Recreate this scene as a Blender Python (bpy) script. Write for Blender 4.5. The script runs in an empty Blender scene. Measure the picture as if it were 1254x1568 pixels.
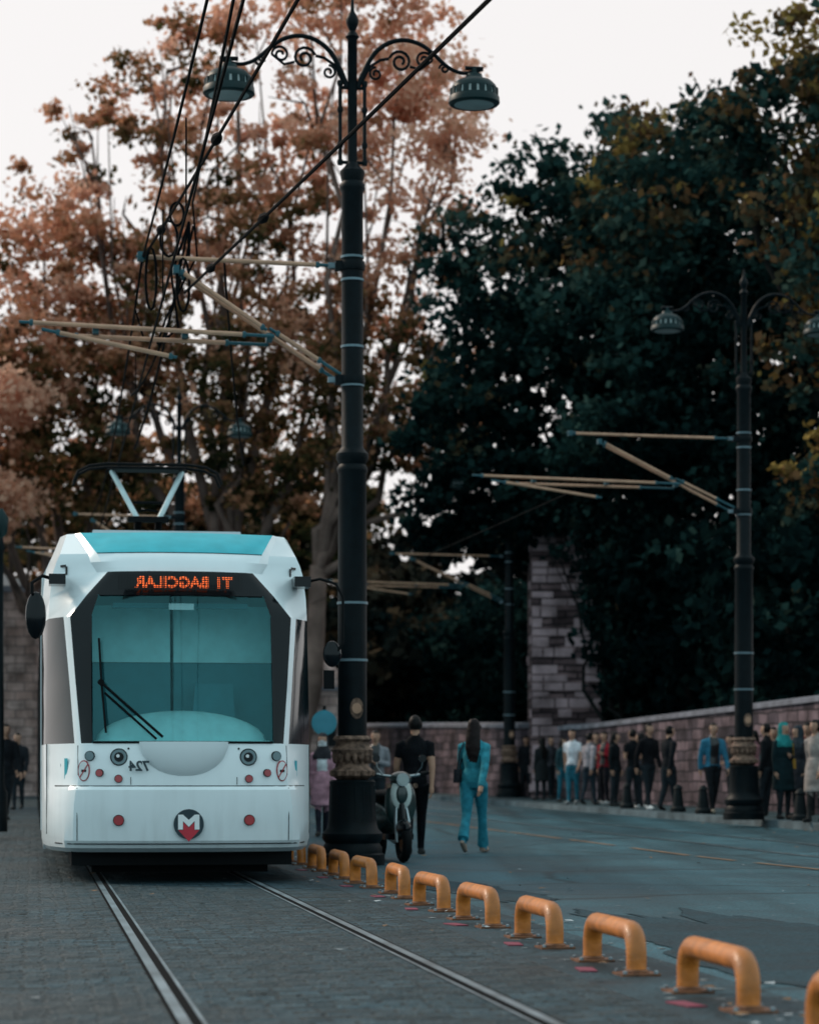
import bpy, math, random
import numpy as np
from mathutils import Vector, Matrix
random.seed(7); rng=np.random.default_rng(7)
scene=bpy.context.scene
TH=math.atan(0.147)

# ------------------------------------------------------------------ materials
def newmat(name):
    m=bpy.data.materials.new(name); m.use_nodes=True
    return m,m.node_tree,m.node_tree.nodes['Principled BSDF']
def mat(name,col,rough=.6,metal=0,var=.12,scale=6,bump=0,bscale=40,spec=.5,emis=None,coat=0,dirt=0):
    m,nt,b=newmat(name)
    b.inputs['Roughness'].default_value=rough; b.inputs['Metallic'].default_value=metal
    b.inputs['Specular IOR Level'].default_value=spec
    if coat: b.inputs['Coat Weight'].default_value=coat; b.inputs['Coat Roughness'].default_value=.08
    tc=nt.nodes.new('ShaderNodeTexCoord')
    n=nt.nodes.new('ShaderNodeTexNoise'); n.inputs['Scale'].default_value=scale; n.inputs['Detail'].default_value=6
    nt.links.new(tc.outputs['Object'],n.inputs['Vector'])
    r=nt.nodes.new('ShaderNodeMapRange'); r.inputs['From Min'].default_value=.3; r.inputs['From Max'].default_value=.7
    nt.links.new(n.outputs['Fac'],r.inputs['Value'])
    mx=nt.nodes.new('ShaderNodeMix'); mx.data_type='RGBA'
    mx.inputs[6].default_value=[c*(1-var) for c in col]+[1]; mx.inputs[7].default_value=[min(1,c*(1+var)) for c in col]+[1]
    nt.links.new(r.outputs[0],mx.inputs[0]); last=mx.outputs[2]
    if dirt:   # road grime: denser low on the body, streaked vertically
        sp=nt.nodes.new('ShaderNodeSeparateXYZ'); nt.links.new(tc.outputs['Object'],sp.inputs[0])
        zr=nt.nodes.new('ShaderNodeMapRange'); zr.inputs['From Min'].default_value=.25; zr.inputs['From Max'].default_value=1.1; zr.inputs['To Min'].default_value=.42*dirt; zr.inputs['To Max'].default_value=.06*dirt; nt.links.new(sp.outputs['Z'],zr.inputs['Value'])
        mp=nt.nodes.new('ShaderNodeMapping'); mp.inputs['Scale'].default_value=(9,9,1.2); nt.links.new(tc.outputs['Object'],mp.inputs['Vector'])
        dn=nt.nodes.new('ShaderNodeTexNoise'); dn.inputs['Scale'].default_value=1.1; dn.inputs['Detail'].default_value=7; nt.links.new(mp.outputs[0],dn.inputs['Vector'])
        dr=nt.nodes.new('ShaderNodeMapRange'); dr.inputs['From Min'].default_value=.45; dr.inputs['From Max'].default_value=.85; nt.links.new(dn.outputs['Fac'],dr.inputs['Value'])
        mm=nt.nodes.new('ShaderNodeMath'); mm.operation='MULTIPLY'; nt.links.new(zr.outputs[0],mm.inputs[0]); nt.links.new(dr.outputs[0],mm.inputs[1])
        m2=nt.nodes.new('ShaderNodeMix'); m2.data_type='RGBA'; m2.inputs[7].default_value=(.25,.25,.24,1); nt.links.new(mm.outputs[0],m2.inputs[0]); nt.links.new(last,m2.inputs[6]); last=m2.outputs[2]
        rr=nt.nodes.new('ShaderNodeMapRange'); rr.inputs['To Min'].default_value=rough; rr.inputs['To Max'].default_value=rough+.35; nt.links.new(mm.outputs[0],rr.inputs['Value']); nt.links.new(rr.outputs[0],b.inputs['Roughness'])
    nt.links.new(last,b.inputs['Base Color'])
    if bump:
        n2=nt.nodes.new('ShaderNodeTexNoise'); n2.inputs['Scale'].default_value=bscale; n2.inputs['Detail'].default_value=4
        nt.links.new(tc.outputs['Object'],n2.inputs['Vector'])
        bp=nt.nodes.new('ShaderNodeBump'); bp.inputs['Strength'].default_value=bump; bp.inputs['Distance'].default_value=.02
        nt.links.new(n2.outputs['Fac'],bp.inputs['Height']); nt.links.new(bp.outputs[0],b.inputs['Normal'])
    if emis:
        b.inputs['Emission Color'].default_value=list(emis[0])+[1]; b.inputs['Emission Strength'].default_value=emis[1]
    return m
def ramp(nt,stops):
    r=nt.nodes.new('ShaderNodeValToRGB'); e=r.color_ramp.elements
    while len(e)<len(stops): e.new(.5)
    for i,(p,c) in enumerate(stops): e[i].position=p; e[i].color=list(c)+[1]
    return r
def leafmat(name,stops,trans=.35):
    m=bpy.data.materials.new(name); m.use_nodes=True; nt=m.node_tree; nt.nodes.clear()
    out=nt.nodes.new('ShaderNodeOutputMaterial'); at=nt.nodes.new('ShaderNodeAttribute'); at.attribute_name='tint'
    r=ramp(nt,stops); nt.links.new(at.outputs['Fac'],r.inputs[0])
    d=nt.nodes.new('ShaderNodeBsdfDiffuse'); nt.links.new(r.outputs[0],d.inputs[0])
    if trans:
        t=nt.nodes.new('ShaderNodeBsdfTranslucent'); mx=nt.nodes.new('ShaderNodeMixShader'); mx.inputs[0].default_value=trans
        nt.links.new(r.outputs[0],t.inputs[0]); nt.links.new(d.outputs[0],mx.inputs[1]); nt.links.new(t.outputs[0],mx.inputs[2]); nt.links.new(mx.outputs[0],out.inputs[0])
    else: nt.links.new(d.outputs[0],out.inputs[0])
    return m

# ------------------------------------------------------------------ mesh builder
class MB:
    def __init__(s): s.v=[]; s.f=[]; s.m=[]; s.mats=[]
    def mi(s,m):
        if m not in s.mats: s.mats.append(m)
        return s.mats.index(m)
    def add(s,v,f,m):
        o=len(s.v); s.v+= [tuple(p) for p in v]; i=s.mi(m)
        for q in f: s.f.append(tuple(a+o for a in q)); s.m.append(i)
    def box(s,c,d,m,rot=None,taper=1.0):
        x,y,z=[a/2 for a in d]; vs=[]
        for sx,sy,sz in [(-1,-1,-1),(1,-1,-1),(1,1,-1),(-1,1,-1),(-1,-1,1),(1,-1,1),(1,1,1),(-1,1,1)]:
            k=taper if sz>0 else 1
            p=Vector((sx*x*k,sy*y*k,sz*z))
            if rot: p=rot@p
            vs.append((p.x+c[0],p.y+c[1],p.z+c[2]))
        s.add(vs,[(0,3,2,1),(4,5,6,7),(0,1,5,4),(1,2,6,5),(2,3,7,6),(3,0,4,7)],m)
    def tube(s,pts,r,m,n=10,cap=True,flat=None):
        pts=[Vector(p) for p in pts]
        if not hasattr(r,'__len__'): r=[r]*len(pts)
        vs=[];fs=[]; prev=None
        for i,p in enumerate(pts):
            t=(pts[min(i+1,len(pts)-1)]-pts[max(i-1,0)]).normalized()
            if prev is None:
                a=Vector((0,0,1)) if abs(t.z)<.9 else Vector((1,0,0))
                u=t.cross(a).normalized()
            else: u=(prev-t*prev.dot(t)).normalized()
            prev=u; w=t.cross(u)
            rr=r[i] if hasattr(r[i],'__len__') else (r[i],r[i])
            for k in range(n):
                a=2*math.pi*k/n; q=p+u*math.cos(a)*rr[0]+w*math.sin(a)*rr[1]; vs.append(q)
        for i in range(len(pts)-1):
            for k in range(n):
                k2=(k+1)%n; fs.append((i*n+k,i*n+k2,(i+1)*n+k2,(i+1)*n+k))
        if cap: fs.append(tuple(range(n-1,-1,-1))); fs.append(tuple((len(pts)-1)*n+k for k in range(n)))
        s.add(vs,fs,m)
    def lathe(s,prof,m,c=(0,0,0),n=24,sx=1,sy=1,rot=None):
        vs=[];fs=[]
        for r,z in prof:
            for k in range(n):
                a=2*math.pi*k/n; p=Vector((r*math.cos(a)*sx,r*math.sin(a)*sy,z))
                if rot: p=rot@p
                vs.append((p.x+c[0],p.y+c[1],p.z+c[2]))
        for i in range(len(prof)-1):
            for k in range(n):
                k2=(k+1)%n; fs.append((i*n+k,i*n+k2,(i+1)*n+k2,(i+1)*n+k))
        fs.append(tuple(range(n-1,-1,-1))); fs.append(tuple((len(prof)-1)*n+k for k in range(n)))
        s.add(vs,fs,m)
    def ell(s,c,r,m,n=16,rot=None,half=None):
        prof=[]
        for i in range(n//2+1):
            a=-math.pi/2+math.pi*i/(n//2)
            if half=='low' and a>0.001: break
            prof.append((max(1e-4,math.cos(a)),math.sin(a)))
        vs=[];fs=[]
        for rr,z in prof:
            for k in range(n):
                a=2*math.pi*k/n; p=Vector((rr*math.cos(a)*r[0],rr*math.sin(a)*r[1],z*r[2]))
                if rot: p=rot@p
                vs.append((p.x+c[0],p.y+c[1],p.z+c[2]))
        for i in range(len(prof)-1):
            for k in range(n):
                k2=(k+1)%n; fs.append((i*n+k,i*n+k2,(i+1)*n+k2,(i+1)*n+k))
        if half: fs.append(tuple((len(prof)-1)*n+k for k in range(n)))
        s.add(vs,fs,m)
    def disc(s,c,r,m,depth=.02,n=24,rz=None,yaw=0):   # disc facing -y
        rz=rz or r; R=Matrix.Rotation(yaw,3,'Z'); vs=[];fs=[]
        for y in (-depth/2,depth/2):
            for k in range(n):
                a=2*math.pi*k/n; p=R@Vector((r*math.cos(a),y,rz*math.sin(a))); vs.append((p.x+c[0],p.y+c[1],p.z+c[2]))
        for k in range(n):
            k2=(k+1)%n; fs.append((k,k2,n+k2,n+k))
        fs.append(tuple(range(n-1,-1,-1))); fs.append(tuple(range(n,2*n)))
        s.add(vs,fs,m)
    def torus(s,c,R,r,m,rot=None,n=28,k=10):
        vs=[];fs=[]
        for i in range(n):
            a=2*math.pi*i/n
            for j in range(k):
                b=2*math.pi*j/k
                p=Vector(((R+r*math.cos(b))*math.cos(a),(R+r*math.cos(b))*math.sin(a),r*math.sin(b)))
                if rot: p=rot@p
                vs.append((p.x+c[0],p.y+c[1],p.z+c[2]))
        for i in range(n):
            for j in range(k):
                i2=(i+1)%n;j2=(j+1)%k; fs.append((i*k+j,i2*k+j,i2*k+j2,i*k+j2))
        s.add(vs,fs,m)
    def build(s,name,loc=(0,0,0),rz=0,scale=(1,1,1),smooth=35,bevel=0,parent=None):
        me=bpy.data.meshes.new(name); me.from_pydata(s.v,[],s.f)
        for m in s.mats: me.materials.append(m)
        me.polygons.foreach_set('material_index',s.m)
        if smooth:
            me.polygons.foreach_set('use_smooth',[True]*len(s.f)); me.set_sharp_from_angle(angle=math.radians(smooth))
        me.update()
        o=bpy.data.objects.new(name,me); scene.collection.objects.link(o)
        o.location=loc; o.rotation_euler=(0,0,rz); o.scale=scale
        if bevel:
            b=o.modifiers.new('bevel','BEVEL'); b.width=bevel; b.segments=2; b.limit_method='ANGLE'
        if parent: o.parent=parent
        return o

# ------------------------------------------------------------------ terrain
def gz(d):
    if d<30: return 0
    if d>95: return .455
    t=d-30
    return .007*t if t>6 else .042*(t/6)**2 if t<6 else .042
KERB=lambda d:6.88-.187*(d-42.8)
TRK=lambda d:-.158-.147*(d-10.3)
BOL=lambda d:1.45-.147*(d-10.8)
Ds=[-30,0,6,10,15,20,25,30,31,32,33,34,35,36]+list(range(38,95,3))+[95,110,130,160]
def strip(name,l,r,m,zoff,ds=Ds,nx=1):
    vs=[];fs=[]
    for d in ds:
        for k in range(nx+1):
            a=l(d);b=r(d); vs.append((a+(b-a)*k/nx,d,gz(d)+zoff))
    w=nx+1
    for i in range(len(ds)-1):
        for k in range(nx): fs.append((i*w+k,i*w+k+1,(i+1)*w+k+1,(i+1)*w+k))
    b=MB(); b.add(vs,fs,m); return b.build(name,smooth=0)

def groundmat(name,c1,c2,rough=(.4,.65),scale=.6,bump=.25,pavers=None,speck=0,tint=(.4,.85,1),spec=.4,crack=0,streak=0):
    m,nt,b=newmat(name); L=nt.links; N=nt.nodes.new
    geo=N('ShaderNodeNewGeometry')
    mp=N('ShaderNodeMapping'); mp.inputs['Rotation'].default_value=(0,0,-TH); L.new(geo.outputs['Position'],mp.inputs['Vector'])
    n=N('ShaderNodeTexNoise'); n.inputs['Scale'].default_value=scale; n.inputs['Detail'].default_value=8; n.inputs['Roughness'].default_value=.68
    L.new(mp.outputs[0],n.inputs['Vector'])
    r=ramp(nt,[(.38,c1),(.5,[(a+b_)/2 for a,b_ in zip(c1,c2)]),(.60,c2)]); L.new(n.outputs['Fac'],r.inputs[0])
    fine=N('ShaderNodeTexNoise'); fine.inputs['Scale'].default_value=45; fine.inputs['Detail'].default_value=3; L.new(geo.outputs['Position'],fine.inputs['Vector'])
    fr=N('ShaderNodeMapRange'); fr.inputs['From Min'].default_value=.35; fr.inputs['From Max'].default_value=.65; fr.inputs['To Min'].default_value=.4; fr.inputs['To Max'].default_value=1.65
    L.new(fine.outputs['Fac'],fr.inputs['Value'])
    mul=N('ShaderNodeMix'); mul.data_type='RGBA'; mul.blend_type='MULTIPLY'; mul.inputs[0].default_value=1
    L.new(r.outputs[0],mul.inputs[6]); L.new(fr.outputs[0],mul.inputs[7]); col=mul.outputs[2]
    h=fine.outputs['Fac']; bd=.004
    if streak:  # tyre-polished lanes running along the street
        ms=N('ShaderNodeMapping'); ms.inputs['Rotation'].default_value=(0,0,-.185); ms.inputs['Scale'].default_value=(1.1,.035,1); L.new(geo.outputs['Position'],ms.inputs['Vector'])
        sn=N('ShaderNodeTexNoise'); sn.inputs['Scale'].default_value=1; sn.inputs['Detail'].default_value=4; L.new(ms.outputs[0],sn.inputs['Vector'])
        sr2=N('ShaderNodeMapRange'); sr2.inputs['From Min'].default_value=.35; sr2.inputs['From Max'].default_value=.65; sr2.inputs['To Min'].default_value=.55; sr2.inputs['To Max'].default_value=1.35; L.new(sn.outputs['Fac'],sr2.inputs['Value'])
        m4=N('ShaderNodeMix'); m4.data_type='RGBA'; m4.blend_type='MULTIPLY'; m4.inputs[0].default_value=1; L.new(col,m4.inputs[6]); L.new(sr2.outputs[0],m4.inputs[7]); col=m4.outputs[2]
    if pavers:
        br=N('ShaderNodeTexBrick'); br.inputs['Scale'].default_value=1; br.inputs['Brick Width'].default_value=pavers[0]; br.inputs['Row Height'].default_value=pavers[1]
        br.inputs['Mortar Size'].default_value=.015; br.inputs['Mortar Smooth'].default_value=.5; br.inputs['Bias'].default_value=0
        br.inputs['Color1'].default_value=(.4,.4,.4,1); br.inputs['Color2'].default_value=(1.75,1.75,1.75,1); br.inputs['Mortar'].default_value=(.08,.08,.08,1)
        wn=N('ShaderNodeTexNoise'); wn.inputs['Scale'].default_value=2.5; L.new(mp.outputs[0],wn.inputs['Vector'])
        vm=N('ShaderNodeVectorMath'); vm.operation='MULTIPLY_ADD'; vm.inputs[1].default_value=(.12,.2,0); L.new(wn.outputs['Color'],vm.inputs[0]); L.new(mp.outputs[0],vm.inputs[2])
        L.new(vm.outputs[0],br.inputs['Vector'])
        m2=N('ShaderNodeMix'); m2.data_type='RGBA'; m2.blend_type='MULTIPLY'; m2.inputs[0].default_value=1
        L.new(col,m2.inputs[6]); L.new(br.outputs['Color'],m2.inputs[7]); col=m2.outputs[2]
        ma=N('ShaderNodeMath'); ma.operation='MULTIPLY_ADD'; ma.inputs[1].default_value=-2.4; L.new(br.outputs['Fac'],ma.inputs[0]); L.new(fine.outputs['Fac'],ma.inputs[2])
        un=N('ShaderNodeTexNoise'); un.inputs['Scale'].default_value=5; L.new(mp.outputs[0],un.inputs['Vector'])
        mb=N('ShaderNodeMath'); mb.operation='MULTIPLY_ADD'; mb.inputs[1].default_value=4.0; L.new(un.outputs['Fac'],mb.inputs[0]); L.new(ma.outputs[0],mb.inputs[2])
        h=mb.outputs[0]; bd=.012
    if crack:
        vo=N('ShaderNodeTexVoronoi'); vo.feature='DISTANCE_TO_EDGE'; vo.inputs['Scale'].default_value=crack
        wv=N('ShaderNodeVectorMath'); wv.operation='MULTIPLY_ADD'; wv.inputs[1].default_value=(.9,.9,0); L.new(n.outputs['Color'],wv.inputs[0]); L.new(mp.outputs[0],wv.inputs[2]); L.new(wv.outputs[0],vo.inputs['Vector'])
        cr=N('ShaderNodeMapRange'); cr.inputs['From Min'].default_value=.004; cr.inputs['From Max'].default_value=.02; cr.inputs['To Min'].default_value=.35; L.new(vo.outputs['Distance'],cr.inputs['Value'])
        m3=N('ShaderNodeMix'); m3.data_type='RGBA'; m3.blend_type='MULTIPLY'; m3.inputs[0].default_value=1; L.new(col,m3.inputs[6]); L.new(cr.outputs[0],m3.inputs[7]); col=m3.outputs[2]
    if speck:
        vo=N('ShaderNodeTexNoise'); vo.inputs['Scale'].default_value=9; vo.inputs['Detail'].default_value=5; L.new(mp.outputs[0],vo.inputs['Vector'])
        sr=N('ShaderNodeMapRange'); sr.inputs['From Min'].default_value=.67; sr.inputs['From Max'].default_value=.71; L.new(vo.outputs['Fac'],sr.inputs['Value'])
        sm=N('ShaderNodeMix'); sm.data_type='RGBA'; L.new(sr.outputs[0],sm.inputs[0]); L.new(col,sm.inputs[6]); sm.inputs[7].default_value=(speck,speck*1.1,speck*1.2,1); col=sm.outputs[2]
    L.new(col,b.inputs['Base Color'])
    rr=N('ShaderNodeMapRange'); rr.inputs['From Min'].default_value=.35; rr.inputs['From Max'].default_value=.65; rr.inputs['To Min'].default_value=rough[0]; rr.inputs['To Max'].default_value=rough[1]
    L.new(n.outputs['Fac'],rr.inputs['Value']); L.new(rr.outputs[0],b.inputs['Roughness'])
    b.inputs['Specular Tint'].default_value=list(tint)+[1]; b.inputs['Specular IOR Level'].default_value=spec
    bp=N('ShaderNodeBump'); bp.inputs['Strength'].default_value=bump; bp.inputs['Distance'].default_value=bd*4; L.new(h,bp.inputs['Height']); L.new(bp.outputs[0],b.inputs['Normal'])
    return m
M_ground=groundmat('ground_dirt',(.012,.018,.019),(.022,.030,.032),spec=.12)
M_asph=groundmat('asphalt',(.013,.044,.059),(.034,.088,.110),rough=(.5,.75),scale=.35,bump=.4,speck=.15,crack=.22,spec=.32,streak=1)
M_strip=groundmat('worn_asphalt',(.005,.011,.015),(.030,.056,.070),rough=(.5,.75),scale=1.1,bump=.7,speck=.16,crack=.6,spec=.25)
M_pav=groundmat('stone_setts',(.006,.014,.019),(.034,.060,.075),rough=(.42,.7),scale=.5,bump=1.0,pavers=(.21,.12),spec=.35)
M_patch=groundmat('asphalt_patch',(.008,.020,.027),(.020,.042,.054),rough=(.6,.85),scale=1.5,bump=.5,spec=.22)
M_side=groundmat('pavement_stone',(.03,.048,.055),(.055,.08,.088),rough=(.6,.8),scale=1,bump=.4,pavers=(.5,.5),spec=.2)
M_kerb=mat('kerb_stone',(.09,.12,.135),.8,var=.45,scale=2,bump=.3,spec=.15)
M_steel=mat('rail_steel',(.22,.27,.30),.38,.7,var=.5,scale=2)
M_groove=mat('rail_groove',(.003,.004,.005),.9,spec=.05)

strip('ground',lambda d:-900,lambda d:900,M_ground,-.03,ds=[-60]+Ds[1:]+[2500])
strip('track_bed',lambda d:TRK(d)-3.4,lambda d:TRK(d)+1.35,M_pav,0)
strip('track_margin',lambda d:TRK(d)+1.35,lambda d:BOL(d)+.38,M_strip,0)
strip('road',lambda d:BOL(d)+.38,lambda d:KERB(d)+.05,M_asph,0)
strip('left_pavement',lambda d:TRK(d)-14,lambda d:TRK(d)-3.4,M_side,.1)
b=MB()
vs=[];fs=[]
for d in Ds:
    g=gz(d);k=KERB(d)
    vs+= [(k,d,g-.02),(k+.02,d,g+.13),(k+.2,d,g+.134)]
for i in range(len(Ds)-1):
    for k in range(2): fs.append((i*3+k,i*3+k+1,(i+1)*3+k+1,(i+1)*3+k))
b.add(vs,fs,M_kerb); b.build('kerb',smooth=0)
strip('pavement',lambda d:KERB(d)+.2,lambda d:KERB(d)+14,M_side,.134)

def rail_lines(name,cf,ds):
    b=MB()
    for sgn in (-1,1):
        for off,w,m,z in [(0,.05,M_steel,.006),(-sgn*.047,.044,M_groove,.0045),(-sgn*.079,.018,M_steel,.0055),(sgn*.034,.018,M_groove,.004)]:
            vs=[];fs=[]
            for d in ds:
                x=cf(d)+sgn*.748+off; vs+=[(x-w/2,d,gz(d)+z),(x+w/2,d,gz(d)+z)]
            for i in range(len(ds)-1): fs.append((2*i,2*i+1,2*i+3,2*i+2))
            b.add(vs,fs,m)
    b.build(name,smooth=0)
rail_lines('tram_rails',TRK,Ds)
rail_lines('tram_rails',lambda d:3.3-.187*(d-45),Ds)
M_yel=mat('faded_line_paint',(.22,.12,.06),.8,var=.5,scale=4)
b=MB(); d=14
while d<90:
    L=random.uniform(1.2,3.5); x0=4.4-.187*(d-27.5); x1=4.4-.187*(d+L-27.5)
    b.add([(x0-.04,d,gz(d)+.008),(x0+.04,d,gz(d)+.008),(x1+.04,d+L,gz(d+L)+.008),(x1-.04,d+L,gz(d+L)+.008)],[(0,1,2,3)],M_yel); d+=L+random.uniform(.2,.9)
b.build('lane_marking',smooth=0)
def patch(name,cx,cy,rx,ry,m,z,seed):
    rr=random.Random(seed); n=260; vs=[(cx,cy,gz(cy)+z)]
    ph=[rr.uniform(0,6.28) for _ in range(7)]
    for i in range(n):
        a=2*math.pi*i/n; k=1+.22*math.sin(2*a+ph[0])+.14*math.sin(5*a+ph[1])+.07*math.sin(11*a+ph[2])+.05*math.sin(23*a+ph[3])+.03*math.sin(47*a+ph[4])+rr.uniform(-.03,.03)
        vs.append((cx+rx*k*math.cos(a)-.147*ry*k*math.sin(a),cy+ry*k*math.sin(a),gz(cy+ry*k*math.sin(a))+z))
    b=MB(); b.add(vs,[(0,i+1,(i+1)%n+1) for i in range(n)],m); b.build(name,smooth=0)
patch('asphalt_repair',2.35,14.5,.72,5.0,M_patch,.005,3)
patch('asphalt_repair',.55,22.6,.42,2.0,M_patch,.0052,5)
M_litter=mat('fallen_leaves',(.20,.10,.04),.8,var=.6,scale=3); M_paper=mat('paper_litter',(.35,.38,.4),.8)
b=MB(); rl=random.Random(4)
for i in range(520):
    d=rl.uniform(9,48); x=rl.choice([rl.gauss(BOL(d)+.1,.35),rl.uniform(TRK(d)-3,KERB(d)),rl.gauss(KERB(d)-.2,.2)]); s=rl.uniform(.015,.05); a=rl.uniform(0,6.28)
    z=gz(d)+.012; m=M_litter if rl.random()<.7 else M_paper
    p=[(x+s*math.cos(a+k*1.57)*(1 if k%2 else .55),d+s*math.sin(a+k*1.57)*(1 if k%2 else .55),z+rl.uniform(0,.012)) for k in range(4)]
    b.add(p,[(0,1,2,3)],m)
b.build('fallen_leaves',smooth=0)

# ------------------------------------------------------------------ bollard hoops
M_or=mat('orange_paint',(.50,.155,.022),.45,var=.45,scale=7,bump=.25,bscale=26,spec=.45,coat=.08)
M_rust=mat('scuffed_orange',(.14,.05,.018),.7,var=.6,scale=14)
M_red=mat('red_plate',(.17,.018,.045),.7,var=.5,scale=8)
M_scrap=mat('pale_scraps',(.22,.25,.26),.8,var=.5)
def hoop(d0):
    b=MB(); L=1.0; H=.27; r=.052; pts=[(0,0,-.02),(0,0,.1)]
    R=.12
    for i in range(8):
        a=math.pi/2*i/7; pts.append((0,R-R*math.cos(a),H-r-R+R*math.sin(a)))
    for i in range(8):
        a=math.pi/2*i/7; pts.append((0,L-R+R*math.sin(a),H-r-R+R*math.cos(a)))
    pts+= [(0,L,.1),(0,L,-.02)]
    b.tube(pts,r,M_or,n=16)
    for y in (0,L):
        b.box((0,y,.006),(.2,.22,.012),M_rust); b.lathe([(.066,.01),(.066,.02),(.054,.03)],M_rust,c=(0,y,0),n=16)
        for sx in (-1,1):
            for sy in (-1,1): b.lathe([(.012,.01),(.012,.024),(.006,.028)],M_steel,c=(sx*.08,y+sy*.09,0),n=6)
    b.box((-.18,.35,.004),(.09,.26,.006),M_red,rot=Matrix.Rotation(random.uniform(-.15,.15),3,'Z')); 
    for k in range(8):
        b.box((random.uniform(-.25,.7),random.uniform(-.4,1.2),.004),(random.uniform(.012,.04),random.uniform(.015,.06),.003),M_scrap,rot=Matrix.Rotation(random.uniform(0,3),3,'Z'))
    b.build('hoop_bollard',loc=(BOL(d0),d0,gz(d0)),rz=TH+random.uniform(-.05,.05),smooth=40)
for i in range(-3,12):
    hoop(10.85+2.02*i)

# ------------------------------------------------------------------ street lamps
M_iron=mat('dark_green_iron',(.0022,.0055,.0075),.48,0,var=.3,scale=10,bump=.12,bscale=60,spec=.11)
M_gold=mat('weathered_gold_capital',(.15,.09,.065),.7,.0,var=.75,scale=14,bump=.6,bscale=30,spec=.25)
M_lant=mat('lantern_teal',(.004,.02,.022),.45,.0,var=.2,spec=.2)
M_lens=mat('lantern_glass',(.36,.42,.42),.4)
M_tube=mat('insulator_cream',(.46,.26,.17),.5,var=.2,scale=5,spec=.3)
M_teal=mat('clamp_teal',(.02,.08,.10),.5,0,spec=.3)
M_ring=mat('steel_band',(.14,.20,.23),.4,.2,var=.2,spec=.3)
M_cable=mat('black_cable',(.003,.004,.005),.8,spec=.05)
def spiral(c,r,a0,turns,n=22,k=1):
    return [(k*(c[0]+r*(1-.75*i/n)*math.cos(a0+turns*2*math.pi*i/n)),0,c[1]+r*(1-.75*i/n)*math.sin(a0+turns*2*math.pi*i/n)) for i in range(n+1)]
def lantern(b,x,z):
    b.lathe([(.03,.08),(.035,.02),(.09,.0),(.10,-.035),(.12,-.05),(.20,-.08),(.25,-.13),(.262,-.17)],M_lant,c=(x,0,z),n=28)
    b.lathe([(.255,-.17),(.268,-.255)],M_lens,c=(x,0,z),n=28)
    for k in range(18):
        a=2*math.pi*k/18; b.box((x+.262*math.cos(a),.262*math.sin(a),z-.212),(.03,.062,.088),M_lant,rot=Matrix.Rotation(a,3,'Z'))
    b.lathe([(.272,-.245),(.29,-.265),(.295,-.33),(.275,-.35),(.25,-.35)],M_lant,c=(x,0,z),n=28)
    b.lathe([(.245,-.346),(.22,-.352),(.1,-.36)],M_lens,c=(x,0,z),n=28)
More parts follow.
